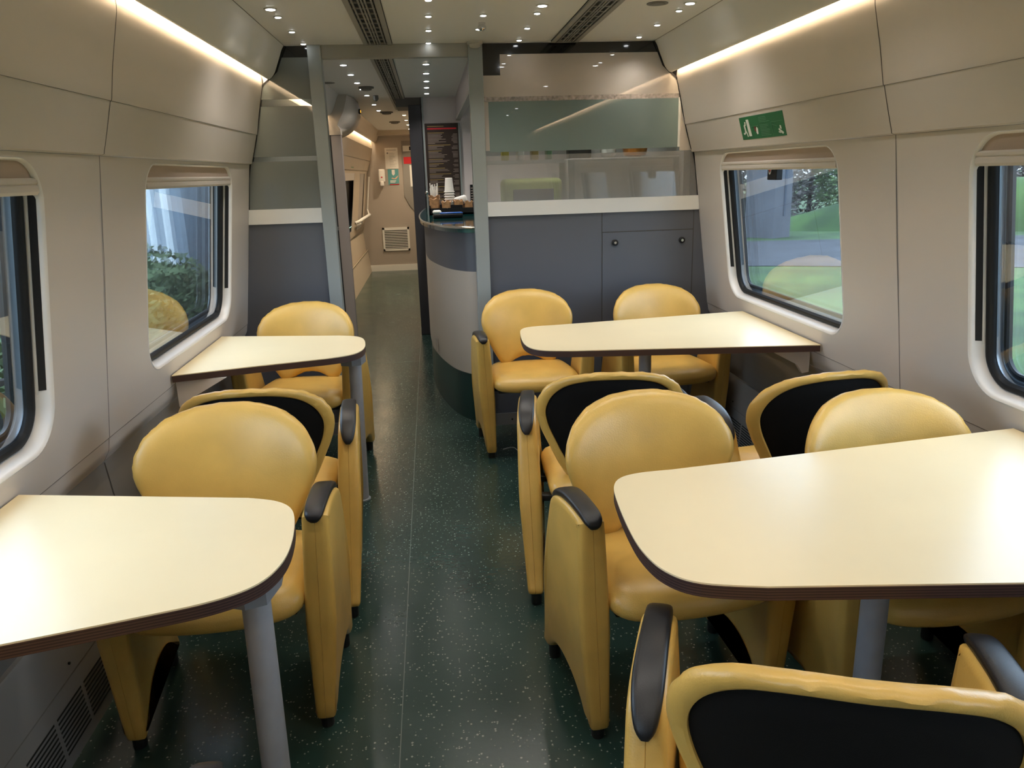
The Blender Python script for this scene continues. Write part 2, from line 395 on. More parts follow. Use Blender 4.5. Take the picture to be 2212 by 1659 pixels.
# outer skin of the coach with window cut-outs, seen only from outside and behind the reveals
def skin(s, root):
    m = MB()
    spans = [(Y0-.03, -1.10), (.14, .89), (2.13, 2.87), (4.11, YE)]
    for a, b in spans: m.sweepY([(1.26, 1.74), (1.33, 1.58), (1.40, 1.22), (1.46, .80)], a, b, s)
    m.sweepY([(1.15, 2.21), (1.26, 1.74), (1.34, 1.57)], Y0-.03, YE, s); m.sweepY([(1.46, .79), (1.47, .3), (1.42, -.03)], Y0-.03, YE, s)
    m.build('outer_skin', M_low, root)
skin(-1, WL); skin(1, WR)

# ------------------------------------------------------------------ windows
def window(s, c, num):
    root = empty('window_%d' % num, (0, 0, 0)); tag(root, kind='structure')
    P = lambda y, z, d: (s*(w_at(z)+d), y, z)
    def ring(inset, d):
        return [P(y, z, d) for y, z in rrect(c-.615+inset, .808+inset, c+.615-inset, 1.565-inset*.5, max(.02, .125-inset), max(.02, .115-inset), 10)]
    def loft(rs, name, m):
        n = len(rs[0]); V = [v for r in rs for v in r]
        F = [(k*n+i, k*n+(i+1) % n, (k+1)*n+(i+1) % n, (k+1)*n+i) for k in range(len(rs)-1) for i in range(n)]
        return obj(name, V, F, m, root, True)
    loft([ring(-.004, .0005), ring(.001, -.002), ring(.007, .0), ring(.012, .006), ring(.016, .02), ring(.024, .045), ring(.032, .046)], 'surround', M_reveal)
    loft([ring(.022, .046), ring(.026, .037), ring(.034, .035), ring(.042, .038), ring(.048, .048), ring(.046, .06)], 'gasket', M_rubber)
    g1 = ring(.045, .050); obj('pane', g1, [tuple(range(len(g1)))], M_glass, root)
    loft([ring(.045, .052), ring(.05, .074), ring(.06, .076)], 'spacer', M_alu)
    loft([ring(.055, .074), ring(.060, .070), ring(.070, .070), ring(.074, .076), ring(.07, .09)], 'outer_gasket', M_rubber)
    g2 = ring(.06, .080); obj('pane', g2, [tuple(range(len(g2)))], M_glass, root)
    # blind guides: dark slot and pale strip on both jambs
    for e in (-1, 1):
        ye = c+e*.5955
        m = MB(); V = []
        for z in (.965, 1.49):
            V += [P(ye+e*.0050, z, .012), P(ye-e*.0030, z, .0285)]
        m.add(V, [(0, 1, 3, 2)]); m.build('guide_slot', M_rubber, root)
        m = MB(); V = []
        for z in (.955, 1.49): V += [P(ye-e*.0032, z, .0290), P(ye-e*.0052, z, .0350)]
        m.add(V, [(0, 1, 3, 2)]); m.build('guide_strip', M_band, root)
    # roller blind drawn up under the lintel
    bl = empty('blind', (0, 0, 0)); bl.parent = root
    top = [(y, z) for y, z in rrect(c-.609, .814, c+.609, 1.561, .12, .110, 10) if z > 1.512]
    top = sorted([p for p in top if p[0] > c], key=lambda p: p[1])+sorted([p for p in top if p[0] <= c], key=lambda p: -p[1])
    top = [(top[0][0], 1.508)]+top+[(top[-1][0], 1.508)]
    obj('fabric', [P(y, z, .010) for y, z in top], [tuple(range(len(top)))], M_blind, bl)
    prof = [(1.516, .030), (1.5175, .006), (1.512, .001), (1.505, .001), (1.501, .005), (1.497, .001), (1.484, -.001), (1.476, .004), (1.476, .030)]
    V = []; n = len(prof)
    for y in (c-.594, c+.594): V += [P(y, z, d) for z, d in prof]
    obj('rail', V, [(i, (i+1) % n, n+(i+1) % n, n+i) for i in range(n)]+[tuple(range(n)), tuple(range(n, 2*n))], M_rail, bl)
    return root
k = 1
for s in (-1, 1):
    for c in (3.49, 1.525, -.47):
        window(s, c, k); k += 1

# rear end wall behind the camera
m = MB(); m.box((-1.45, Y0-.05, 0), (-.42, Y0, 2.18)); m.box((.42, Y0-.05, 0), (1.45, Y0, 2.18)); m.box((-.42, Y0-.05, 1.95), (.42, Y0, 2.18))
tag(m.build('wall_rear', M_wall), kind='structure')
tag(MB().box((-.42, Y0-.04, 0), (.42, Y0-.02, 1.95)).build('door_1', M_slate), kind='structure')

# ------------------------------------------------------------------ hidden warm strips in the coves
def cove_run(s, y0, y1, label, zc=2.060, wc=1.118):
    o = MB().box((s*(wc-.008), y0, zc-.006), (s*(wc+.008), y1, zc+.006)).build('cove_light', M_cove)
    tag(o, label, 'light', None); return o
cove_run(-1, Y0+.02, YP-.03, 'long warm strip light hidden above the left window wall, washing the top of its panels')
cove_run(1, Y0+.02, YP-.03, 'long warm strip light hidden above the right window wall, washing the top of its panels')
cove_run(-1, YP+.1, YB-.1, 'short warm strip light in the passage cove behind the left glass screen')
cove_run(-1, 8.0, YE-.1, 'bright warm strip light above the far window beyond the passage')

# ------------------------------------------------------------------ ceiling vents
def vent(x0, x1, y0, y1, label):
    cx = (x0+x1)/2; root = empty('ceiling_vent', (cx, (y0+y1)/2, 2.178)); tag(root, label, 'vent', None if True else None)
    def loc(m): 
        m.V = [(x-cx, y-(y0+y1)/2, z-2.178) for x, y, z in m.V]; return m
    z = 2.178
    loc(MB().box((x0, y0, z-.002), (x1, y1, z-.0005))).build('backing', M_ventd, root)
    m = MB(); w = x1-x0
    for a, b in ((.02, .17), (.83, .98)): m.box((x0+a*w, y0, z-.010), (x0+b*w, y1, z-.002))
    m.box((x0+.02*w, y0, z-.010), (x1-.02*w, y0+.012, z-.002)); m.box((x0+.02*w, y1-.012, z-.010), (x1-.02*w, y1, z-.002))
    loc(m).build('frame', M_ventf, root)
    m = MB()
    for a, b in ((.22, .27), (.385, .435), (.475, .525), (.565, .615), (.73, .78)): m.box((x0+a*w, y0, z-.008), (x0+b*w, y1, z-.002))
    y = y0+.05
    while y < y1: m.box((x0+.2*w, y, z-.0075), (x0+.8*w, y+.014, z-.002)); y += .11
    loc(m).build('slats', M_vents, root)
vent(-.585, -.432, Y0+.05, 4.46, 'long slotted ceiling vent left of centre, over the aisle')
vent(.418, .570, Y0+.05, 4.46, 'long slotted ceiling vent on the right, ending above the glazed screen')
vent(-.590, -.455, 4.60, 8.65, 'long slotted ceiling vent in the passage beyond the header')

# ------------------------------------------------------------------ downlights
def downlight(x, y, big, label, group, watts, warm=False, z=2.178, lamp=True):
    r = .019 if big else .0125
    root = empty('downlight', (x, y, z)); tag(root, label, 'ceiling light', group)
    MB().lathe((0, 0, 0), [(r*1.45, -.0005), (r*1.45, -.003), (r*1.0, -.004), (r*1.0, -.0005)], 20).build('ring', M_ring, root, True)
    MB().lathe((0, 0, 0), [(r, -.0006), (r, -.0048), (r*.5, -.0065)], 16).build('lens', M_lensw if warm else M_lens, root, True)
    if lamp:
        d = bpy.data.lights.new('lamp', 'SPOT'); d.energy = watts; d.spot_size = math.radians(125); d.spot_blend = 1.0
        d.shadow_soft_size = r; d.color = (1.0, .80, .55) if warm else (1.0, .94, .86)
        l = bpy.data.objects.new('lamp', d); COL.objects.link(l); l.parent = root; l.location = (0, 0, -.012)
rows = {'leftmost ceiling row': (-.892, [(4.43, 0), (4.08, 0), (3.725, 0), (3.56, 1)]),
        'row just right of the left vent': (-.242, [(4.455, 0), (4.09, 0), (3.74, 0), (3.41, 0)]),
        'ceiling row through the chrome sensor': (.002, [(4.43, 0), (4.07, 0), (3.732, 0)]),
        'row left of the right vent': (.24, [(4.41, 0), (4.06, 0), (3.70, 0), (3.54, 1)]),
        'rightmost ceiling row': (.879, [(4.357, 0), (4.016, 0), (3.674, 0), (3.52, 1)])}
nth = ['nearest the screen', 'second from the screen', 'third from the screen', 'fourth from the screen']
for rn, (x, ys) in rows.items():
    for i, (y, big) in enumerate(ys):
        downlight(x, y, big, ('large' if big else 'small')+' downlight in the '+rn+', '+nth[i], 'saloon ceiling downlights', DOWN_W*(2.2 if big else 1), lamp=y < 4.39)
for x in (-.60+.0, .0, .72):          # the same pattern repeated over the near tables
    for y in (2.3, 1.2, .1, -.9):
        downlight(x, y, 1, 'large round downlight in the saloon ceiling above the nearer tables', 'near ceiling downlights', DOWN_W*2.6)
pn = ['nearest', 'second', 'third', 'fourth', 'fifth', 'sixth', 'seventh']
for i, y in enumerate((5.25, 5.73, 6.22, 6.67, 7.16, 8.06, 8.78)):
    downlight(-.773, y, 1, 'round downlight in the passage ceiling left of its vent, %s from the header' % pn[i], 'passage downlights left of the vent', DOWN_W*3)
for i, y in enumerate((5.27, 5.73, 6.19, 6.63, 7.10)):
    downlight(-.258, y, 1, 'round downlight in the passage ceiling right of its vent, %s from the header' % pn[i], 'passage downlights right of the vent', DOWN_W*3)
for i, y in enumerate((9.51, 10.37, 11.3, 12.28)):
    downlight(-.525, y, 1, 'warm downlight in the far lobby ceiling beside the dark post, %s in the row' % pn[i], 'far lobby downlights', DOWN_W*14, True)

def disc(name, x, y, r, h, label, cat, m=M_ring, z=2.178):
    o = MB().lathe((0, 0, 0), [(r, 0), (r, -h*.4), (r*.72, -h*.45), (r*.7, -h*.8), (r*.4, -h)], 24).build(name, m, None, True)
    o.location = (x, y, z); return tag(o, label, cat)
M_discd = mat('vent_disc_grey', (.16, .155, .14), .5)
disc('ceiling_speaker', .736, 3.523, .046, .006, 'flat grey round speaker in the ceiling at the upper right', 'speaker', M_discd)
disc('smoke_detector', .004, 4.44, .042, .032, 'round ribbed smoke detector on the ceiling at the top of the right post', 'smoke detector', mat('detector', (.42, .41, .36), .4))
o = MB().lathe((0, 0, 0), [(.017, 0), (.017, -.012), (.020, -.014), (.020, -.026), (.012, -.034), (.008, -.036)], 20).build('sensor', M_chrome, None, True); o.location = (.008, 3.916, 2.178)
tag(o, 'small chrome sensor hanging from the ceiling right of the centre row of lights', 'sensor')
disc('smoke_detector', -.73, 6.52, .06, .03, 'round grey smoke detector in the passage ceiling', 'smoke detector', M_discd)
disc('ceiling_speaker', -.99, 6.2, .055, .006, 'flat grey speaker disc at the left of the passage ceiling', 'speaker', M_discd)
o = MB().lathe((0, 0, 0), [(.022, 0), (.024, -.03), (.012, -.045), (.006, -.048)], 16).build('sensor', M_discd, None, True); o.location = (-.70, 7.2, 2.178)
tag(o, 'small dark sensor under the passage ceiling between downlights', 'sensor')
disc('ceiling_speaker', -.70, 9.0, .07, .03, 'first dark round cover in the warm lobby ceiling', 'ceiling cover', M_discd)
disc('ceiling_speaker', -.68, 10.6, .07, .03, 'second dark round cover in the warm lobby ceiling', 'ceiling cover', M_discd)

# ------------------------------------------------------------------ the partition across the saloon
def wprof(z):    # inner half-width of the coach at height z
    return lerp(z, [0, .36, .62, .70, .95, 1.22, 1.58, 1.592, 1.737, 1.985, 2.014, 2.05, 2.12, 2.178],
                [1.312, 1.346, 1.392, 1.362, 1.330, 1.293, 1.252, 1.234, 1.190, 1.137, 1.10, 1.062, 1.032, 1.004])
def slab(z0, z1, xin, s, y0, y1, wfun=None, n=6, outer=0.0):
    """upright slab from x=xin to the coach side s"""
    zs = sorted(set([z0+(z1-z0)*i/n for i in range(n+1)]+[z for z in (.36, .62, .70, 1.58, 1.592, 1.737, 1.985, 2.014, 2.05, 2.12) if z0 < z < z1]))
    poly = [(xin, z) for z in zs]+[(s*(wprof(z)-outer), z) for z in reversed(zs)]
    return MB().prism(poly, y0, y1, 'Y')
tag(MB().rbox((-.884, 4.475, 0), (-.812, 4.545, 2.178), .004).build('trim_1', M_post), kind='structure')
tag(MB().rbox((-.032, 4.475, 0), (.046, 4.545, 2.178), .004).build('trim_2', M_post), kind='structure')
tag(MB().rbox((-.812, 4.485, 2.110), (-.032, 4.535, 2.178), .002).build('trim_3', M_head), kind='structure')
FY0, FY1 = 4.497, 4.507
for s, xin, nm in ((-1, -.884, 'wall_divider_left'), (1, .046, 'wall_divider_right')):
    root = empty(nm, (0, 0, 0)); tag(root, kind='structure')
    slab(.075, 1.258, xin, s, 4.495, 4.525).build('lower_panel', M_slate, root)
    slab(0, .075, xin, s, 4.485, 4.530).build('kick_plate', M_steel if False else mat('kick_plate', (.30, .30, .31), .35, .6), root)
    slab(1.258, 1.338, xin, s, 4.480, 4.530).build('rail', M_band, root)
    slab(2.120, 2.176, xin, s, FY0, FY1, outer=.0).build('top_film', M_black, root)
    if s < 0:
        slab(1.338, 1.592, xin, s, FY0, FY1).build('film_band', M_frost3, root)
        slab(1.592, 1.617, xin, s, FY0+.004, FY0+.006).build('clear_strip', M_pane, root)
        slab(1.617, 1.877, xin, s, FY0, FY1).build('film_band', M_frost3, root)
        slab(1.877, 1.912, xin, s, FY0+.004, FY0+.006).build('clear_strip', M_pane, root)
        slab(1.912, 2.120, xin, s, FY0, FY1).build('film_band', M_frost3, root)
    else:
        slab(1.338, 1.590, xin, s, FY0, FY1).build('film_band', M_frost, root)
        slab(1.590, 1.617, xin, s, FY0+.004, FY0+.006).build('clear_strip', M_pane, root)
        MB().box((.046, FY0, 1.617), (.070, FY1, 1.877)).build('film_band', M_film, root)
        MB().box((.070, FY0-.002, 1.610), (1.150, FY1, 1.877)).build('frosted_pane', M_frost2, root)
        MB().box((1.150, FY0-.004, 1.612), (1.162, FY1, 1.880)).build('pane_edge', M_band, root)
        slab(1.592, 1.900, 1.162, s, FY0, FY1).build('film_band', M_film, root)
        slab(1.877, 1.902, xin, s, FY0, FY1).build('worn_strip', M_worn, root)
        MB().box((.046, FY0, 2.013), (.141, FY1, 2.120)).build('dark_film', M_black, root)
        MB().box((.046, FY0, 1.902), (.141, FY1, 2.013)).build('film_band', M_film, root)
        slab(1.902, 2.120, .141, s, FY0, FY1).build('film_band', M_film, root)
    # rubber line following the coach profile
    zs = [2.176, 2.14, 2.10, 2.05, 2.02, 2.00, 1.985, 1.97, 1.90, 1.8, 1.7, 1.6, 1.585, 1.5, 1.34]
    V = []; F = []
    for i, z in enumerate(zs):
        wd = .012 if z > 1.97 else .004
        V += [(s*(wprof(z)+.003), 4.492, z), (s*(wprof(z)-wd), 4.492, z)]
        if i: F.append((2*i-2, 2*i-1, 2*i+1, 2*i))
    obj('edge_rubber', V, F, M_rubber, root)
    if s > 0:
        m = MB()
        m.box((.7085, 4.4942, .075), (.7125, 4.4955, 1.258)); m.box((1.258, 4.4942, .075), (1.262, 4.4955, 1.258)); m.box((.7105, 4.4942, 1.142), (1.26, 4.4955, 1.147))
        m.build('panel_joint', M_seam, root)
        dr = MB().box((.7135, 4.4925, .085), (1.257, 4.4955, 1.1415)).build('locker_door', M_slate, root)
        for x in (.787, 1.190):
            MB().lathe((0, 0, 0), [(.018, 0), (.018, .012), (.014, .016), (.009, .016), (.007, .012)], 20).build('latch', M_rubber, dr, True)
            l = bpy.data.objects[[o.name for o in dr.children][-1]]; l.location = (x, 4.4925, 1.083); l.rotation_euler = (PI/2, 0, 0)
            c_ = MB().lathe((0, 0, 0), [(.0075, .010), (.0075, .0155), (.003, .0155), (.003, .013)], 16).build('latch_core', M_chrome, l, True)
    m = MB(); m.cyl((.15, 4.486, .035), (.15, 4.482, .035), .006, n=12)
    if s > 0: m.build('screw', M_rubber, root)

# ------------------------------------------------------------------ passage and lobby beyond
for s in (-1,):
    root = empty('wall_passage_left', (0, 0, 0)); tag(root, kind='structure')
    MB().sweepY([(1.14, 2.06), (1.137, 1.985), (1.19, 1.737), (1.235, 1.592), (1.25, 1.58), (1.293, 1.22), (1.362, .7), (1.36, 0)], YP+.03, YB, s).build('panelling', M_wall, root)
    # lobby wall with a window and a recessed bay
    zc = [(1.30, 2.17), (1.15, 2.10), (1.142, 1.92), (1.19, 1.737)]
    MB().sweepY(zc, YB, YE, s).build('upper_panel', M_warm, root)
    m = MB()
    for a, b in ((YB, 8.9), (8.905, 10.9), (10.905, 11.9), (11.905, YE)): m.sweepY([(1.193, 1.733), (1.234, 1.592), (1.25, 1.58)], a, b, s)
    m.build('lintel_panel', M_warm, root)
    m = MB()
    for a, b in ((YB, 9.38), (10.62, 11.55), (12.35, YE)): m.sweepY([(1.25, 1.579), (1.293, 1.22), (1.350, .80)], a, b, s)
    m.sweepY([(1.350, .80), (1.362, .70), (1.385, .66), (1.36, .36), (1.33, .0)], YB, YE, s)
    m.sweepY([(1.25, 1.579), (1.253, 1.545)], YB, YE, s)
    m.build('panelling', M_warm, root)
    MB().sweepY([(1.26, 1.545), (1.36, .80)], 11.55, 12.35, s).build('recessed_bay', M_end, root)
    m = MB()
    for a, b in ((10.595, 10.625), (9.375, 9.40), (11.545, 11.57), (12.33, 12.36)): m.sweepY([(1.243, 1.55), (1.343, .78)], a, b, s)
    m.build('surround_strip', M_reveal, root)
    MB().sweepY([(1.245, 1.55), (1.258, 1.46)], 9.38, 10.60, s).build('blind_rail', M_rail, root)
    MB().sweepY([(1.30, 1.55), (1.40, .80)], 9.38, 10.62, s).build('window_dark_sheet', M_rubber, root)  # black sheet across the opening stands in for the dark window gap
    MB().sweepY([(1.32, .36), (1.335, .355), (1.29, .0)], YB+.1, YE, s).build('skirting', M_warm, root)
# bulkhead at the end of the passage
bk = empty('wall_bulkhead', (0, 0, 0)); tag(bk, kind='structure')
MB().rbox((-1.40, 7.06, 0), (-1.012, 7.14, 1.86), .004).build('jamb', M_jamb, bk)
MB().box((-1.112, 7.052, 0), (-1.098, 7.062, 1.86)).build('shadow_gap_strip', M_rubber, bk)  # black strip standing in for the shadow gap left of the jamb
pf = [(-1.36, 2.178), (-.934, 2.178), (-.948, 2.12), (-.975, 2.04), (-1.015, 1.97), (-1.035, 1.93), (-1.012, 1.90), (-1.010, 1.852), (-1.36, 1.852)]
pb = [(-1.36, 2.178), (-.905, 2.178), (-.880, 2.10), (-.885, 2.03), (-.92, 1.96), (-.97, 1.91), (-1.02, 1.88), (-1.08, 1.855), (-1.36, 1.852)]
pc = [(-1.36, 2.178), (-.95, 2.178), (-.945, 2.12), (-.965, 2.06), (-1.0, 2.0), (-1.03, 1.96), (-1.07, 1.93), (-1.10, 1.92), (-1.36, 1.92)]
V = []; F = []
for y, p in ((7.05, pf), (7.17, pf), (7.35, pb), (7.75, pb), (8.02, pc)): V += [(x, y, z) for x, z in p]
n = 9
for j in range(4): F += [(j*n+i, j*n+(i+1) % n, (j+1)*n+(i+1) % n, (j+1)*n+i) for i in range(n)]
F += [tuple(range(n)), tuple(range(4*n, 5*n))]
obj('overhead_cover', V, F, mat('cover_taupe', (.50, .46, .40), .4), bk, True)
o = MB().rbox((-.018, 0, -.02), (.012, .09, .02), .004).build('indicator_box', M_rubber, None); o.location = (-.878, 7.5, 2.075)
MB().box((.0122, .02, -.010), (.0135, .05, .010)).build('indicator', M_amber, o)
tag(o, 'small black indicator with an amber light on the overhead cover', 'indicator light')
# end wall of the lobby
ew = MB(); ew.box((-1.42, YE, 0), (1.42, YE+.05, 2.2)); ewo = tag(ew.build('wall_back', M_end), kind='structure')
MB().box((-1.33, YE-.012, .0), (-.32, YE, .10)).build('baseboard', M_white, ewo)
poly = [(-1.15, 2.178), (-1.15, 1.90)]+[(-1.06+.16*math.cos(a)-.09, 1.86+.22*math.sin(a)) for a in (PI, PI*.85, PI*.7, PI*.55)]+[(-.95, 2.115), (-.5, 2.118), (-.32, 2.12), (-.32, 2.178)]
MB().box((-1.1, YE-.35, 2.11), (-.32, YE, 2.178)).build('soffit', M_warm, ewo)
# dark post and the pier wall behind it
tag(MB().rbox((-.432, 7.40, 0), (-.318, 7.52, 2.11), .004).build('trim_4', M_slate2), kind='structure')
MBx = MB(); MBx.box((-.430, 7.52, 2.11), (.1, 7.60, 2.178)); MBx.box((-.54, 7.46, 2.10), (-.29, 7.9, 2.178))
tag(MBx.build('trim_5', mat('soffit_dark', (.14, .135, .125), .6)), kind='structure')
tag(MB().box((-.33, 7.56, 0), (-.27, YE, 2.178)).build('wall_lobby_right', M_end), kind='structure')
for x, y, z, lb, in ((-1.108, 7.05, 1.064, 'small chrome knob low on the mauve jamb at the left of the passage'), (-.305, 7.395, 1.34, 'upper of two small chrome knobs on the dark post'), (-.315, 7.395, 1.045, 'lower of two small chrome knobs on the dark post')):
    o = MB().lathe((0, 0, 0), [(.006, 0), (.006, .012), (.016, .018), (.018, .026), (.012, .034), (.004, .036)], 18).build('knob', M_chrome, None, True)
    o.location = (x, y, z); o.rotation_euler = (PI/2, 0, 0); tag(o, lb, 'knob', None)

# end wall fittings
def flat(name, x0, z0, x1, z1, m, parent=None, y=YE, t=.004):
    return MB().box((x0, y-t, z0), (x1, y, z1)).build(name, m, parent)
nb = flat('paper_notice', -.952, 1.612, -.749, 1.930, M_paper); tag(nb, 'tall white printed notice taped to the far end wall', 'notice')
m = MB(); random.seed(3)
for i in range(16):
    z = 1.905-i*.017
    if i in (0, 1): m.box((-.925, YE-.0052, z-.003), (-.775, YE-.004, z+.002))
    elif i > 2: m.box((-.885, YE-.0052, z-.002), (-.885+random.uniform(.05, .11), YE-.004, z+.001))
m.cyl((-.91, YE-.0052, 1.85), (-.91, YE-.004, 1.85), .014, n=16)
m.build('print', M_grey, nb)
po = flat('hygiene_poster', -.925, 1.362, -.755, 1.605, M_teal); tag(po, 'small teal hygiene poster with a pale shield and an open hand', 'poster')
sh = [(-.862, 1.595), (-.862, 1.535), (-.850, 1.515), (-.838, 1.508), (-.826, 1.515), (-.814, 1.535), (-.814, 1.595)]
MB().prism(sh, YE-.0052, YE-.004, 'Y').build('shield', M_paper, po)
MB().prism([(-.86, 1.475), (-.82, 1.463), (-.79, 1.488), (-.765, 1.508), (-.77, 1.488), (-.80, 1.450), (-.84, 1.452), (-.875, 1.462)], YE-.0052, YE-.004, 'Y').build('hand', M_skin, po)
m = MB(); m.box((-.895, YE-.0052, 1.418), (-.80, YE-.004, 1.432)); m.box((-.895, YE-.0052, 1.398), (-.815, YE-.004, 1.410)); m.build('print', M_paper, po)
flat('red_strip', -.905, 1.364, -.755, 1.378, M_red, po, YE-.004, .0012)
dp = empty('soap_dispenser', (-1.02, YE, 1.35)); tag(dp, 'white wall mounted hand gel dispenser on the far end wall', 'dispenser')
MB().rbox((-.05, -.10, .06), (.05, 0, .26), .018).build('housing', M_white, dp, True)
MB().rbox((-.03, -.115, -.0), (.03, -.02, .075), .012).build('push_bar', M_paper, dp, True)
MB().box((-.012, -.1015, .125), (.012, -.1, .145)).build('emblem', M_red, dp)
gr = empty('wall_grille', (-.86, YE, .51)); tag(gr, 'square white louvred ventilation grille low on the far end wall', 'ventilation grille')
m = MB(); m.box((-.215, -.016, -.185), (.215, 0, -.155)); m.box((-.215, -.016, .155), (.215, 0, .185)); m.box((-.215, -.016, -.185), (-.185, 0, .185)); m.box((.185, -.016, -.185), (.215, 0, .185))
m.build('frame', M_white, gr)
MB().box((-.19, -.003, -.16), (.19, -.001, .16)).build('backing', M_ventd, gr)
m = MB()
for i in range(12):
    z = -.145+i*.0262; m.box((-.187, -.0155, z-.001), (.187, -.006, z+.011))
m.build('louvres', M_white, gr)
cpn = MB().prism([(-.685, 2.03), (-.685, 1.18), (-.60, 1.02), (-.45, .85), (-.34, .85), (-.34, 2.03)], YE-.012, YE, 'Y').build('equipment_cover', mat('cover_grey', (.25, .235, .215), .5)); tag(cpn, 'grey equipment cover with a sloping lower edge beside the dark post', 'equipment cover')
tp = flat('thermostat', -.665, 1.87, -.45, 1.955, M_white, None, YE-.012, .02); tag(tp, 'white control unit with a small black display on the grey equipment cover', 'control unit')
flat('display', -.565, 1.885, -.53, 1.94, M_rubber, tp, YE-.032, .002)
tag(flat('red_sign', -.662, 1.680, -.50, 1.785, M_red, None, YE-.012, .004), 'small red sign on the grey equipment cover', 'sign')
tag(flat('paper_label', -.575, 1.33, -.50, 1.66, M_paper, None, YE-.012, .003), 'narrow white label below the red sign, beside the dark post', 'label')
# lobby handrail, litter flap, small green sign
hr = MB(); hr.tube([(-1.335, 11.1, .88), (-1.27, 11.14, .905), (-1.26, 11.3, .915), (-1.25, 12.7, .915)], .022, 10); hr.tube([(-1.25, 12.6, .915), (-1.28, 12.72, 1.0), (-1.22, 12.72, 1.5)], .012, 8)
tag(hr.build('handrail', M_white, None, True), 'cream handrail on the lobby wall below the far window', 'handrail')
o = MB().sweepY([(1.335, .88), (1.345, .80), (1.355, .76)], 11.4, 12.2, -1).build('shelf_panel', M_white); tag(o, 'small white ledge panel under the lobby handrail', 'wall panel')
o = MB().sweepY([(1.2085, 1.70), (1.2275, 1.61)], 10.0, 10.35, -1).build('lobby_sign', mat('pale_green_sign', (.18, .30, .16), .5)); tag(o, 'small pale green sign above the lobby window', 'sign')

# ------------------------------------------------------------------ galley behind the glass
ga = MB(); ga.box((-.30, 7.44, 0), (1.45, 7.50, 2.178)); tag(ga.build('wall_galley_back', M_mauve), kind='structure')
tag(MB().box((1.21, 4.56, 0), (1.25, 7.44, 2.178)).build('wall_galley_right', M_cabinet), kind='structure')
fa = MB(); fa.box((.0, 4.56, 1.99), (.03, 7.44, 2.178)); fo = tag(fa.build('trim_6', M_mauve), kind='structure')
m = MB()
for i in range(40): m.box((-.0012, 4.60+i*.07, 1.995), (0, 4.608+i*.07, 2.175))
m.build('flute', mat('flute', (.34, .31, .31), .5), fo)
MB().box((-.006, 4.56, 1.972), (.036, 7.44, 1.992)).build('shutter_rail', M_ventf, fo)
tag(MB().box((.045, 4.535, 1.905), (1.12, 4.60, 2.00)).box((.045, 4.60, 1.90), (1.12, 4.63, 2.15)).build('galley_valance', M_cream), 'beige board close behind the upper glass of the right screen', 'panel')
bpy.data.objects['galley_valance'].location.y = .09
for x, lb in ((.30, 'left'), (.72, 'right')):
    downlight(x, 4.565, 1, 'galley downlight glowing behind the top of the right glass screen, %s of the two' % lb, 'galley downlights', DOWN_W*2.6)
for x, y in ((.6, 5.6), (.6, 6.7)): downlight(x, y, 1, 'round downlight over the galley floor, hidden behind the screen', 'inner galley downlights', DOWN_W*10)
gc = empty('galley_cabinet', (.9, 4.72, 0)); tag(gc, 'tall pale galley cabinet seen blurred behind the lower frosted band', 'cabinet')
MB().rbox((-.37, -.12, .0), (.30, .20, 1.565), .006).build('carcass', M_cabinet, gc)
MB().box((-.33, -.122, .1), (.26, -.1205, 1.55)).build('door', M_white, gc)
cr_ = empty('storage_crate', (.33, 4.765, 1.02)); tag(cr_, 'yellow-green plastic crate blurred behind the lower frosted band', 'crate')
MB().rbox((-.175, -.13, 0), (.175, .13, .44), .03).build('shell', M_crate, cr_, True)
MB().rbox((-.12, -.136, .06), (.12, -.128, .38), .003).build('front_panel', mat('crate_dark', (.10, .12, .13), .5), cr_)
tag(MB().box((.09, 4.62, 0), (.51, 5.1, 1.02)).build('galley_counter', M_cabinet), 'galley work counter behind the dark panels, carrying the crate', 'counter')
MBs = MB().box((.06, 4.66, 1.545), (.52, 4.95, 1.565)); tag(MBs.build('galley_shelf', M_cabinet), 'thin galley shelf level with the clear strip in the glass', 'shelf')
def on_shelf(name, x0, x1, h, m, lb, cat, y=4.72, r=.006):
    o = MB().rbox((-(x1-x0)/2, -.05, 0), ((x1-x0)/2, .05, h), r).build(name, m, None, True); o.location = ((x0+x1)/2, y, 1.566); return tag(o, lb, cat)
on_shelf('display_unit', .55, .685, .10, M_rubber, 'small black box seen through the clear strip of the right screen', 'box')
o = MB().lathe((0, 0, 0), [(.03, 0), (.065, .01), (.075, .05), (.07, .09), (.05, .1)], 24).build('copper_bowl', M_orange, None, True); o.location = (.965, 4.74, 1.566)
tag(o, 'orange bowl glowing through the clear strip of the right screen', 'bowl')
on_shelf('snack_packet', .155, .195, .12, mat('mustard_pack', (.45, .38, .05), .4), 'mustard packet at the left end of the galley shelf', 'packet')
on_shelf('snack_packet', .245, .285, .12, mat('white_pack', (.7, .7, .66), .4), 'white packet between the mustard and brown packets on the galley shelf', 'packet')
on_shelf('snack_packet', .33, .37, .12, mat('brown_pack', (.28, .20, .06), .4), 'brown packet on the galley shelf, third from the post', 'packet')
on_shelf('snack_packet', .42, .45, .12, mat('green_pack', (.16, .28, .16), .4), 'green packet on the galley shelf beside the black box', 'packet')
on_shelf('paper_roll', .75, .84, .09, M_paper, 'white paper bundle between the black box and the orange bowl', 'bundle', r=.03)

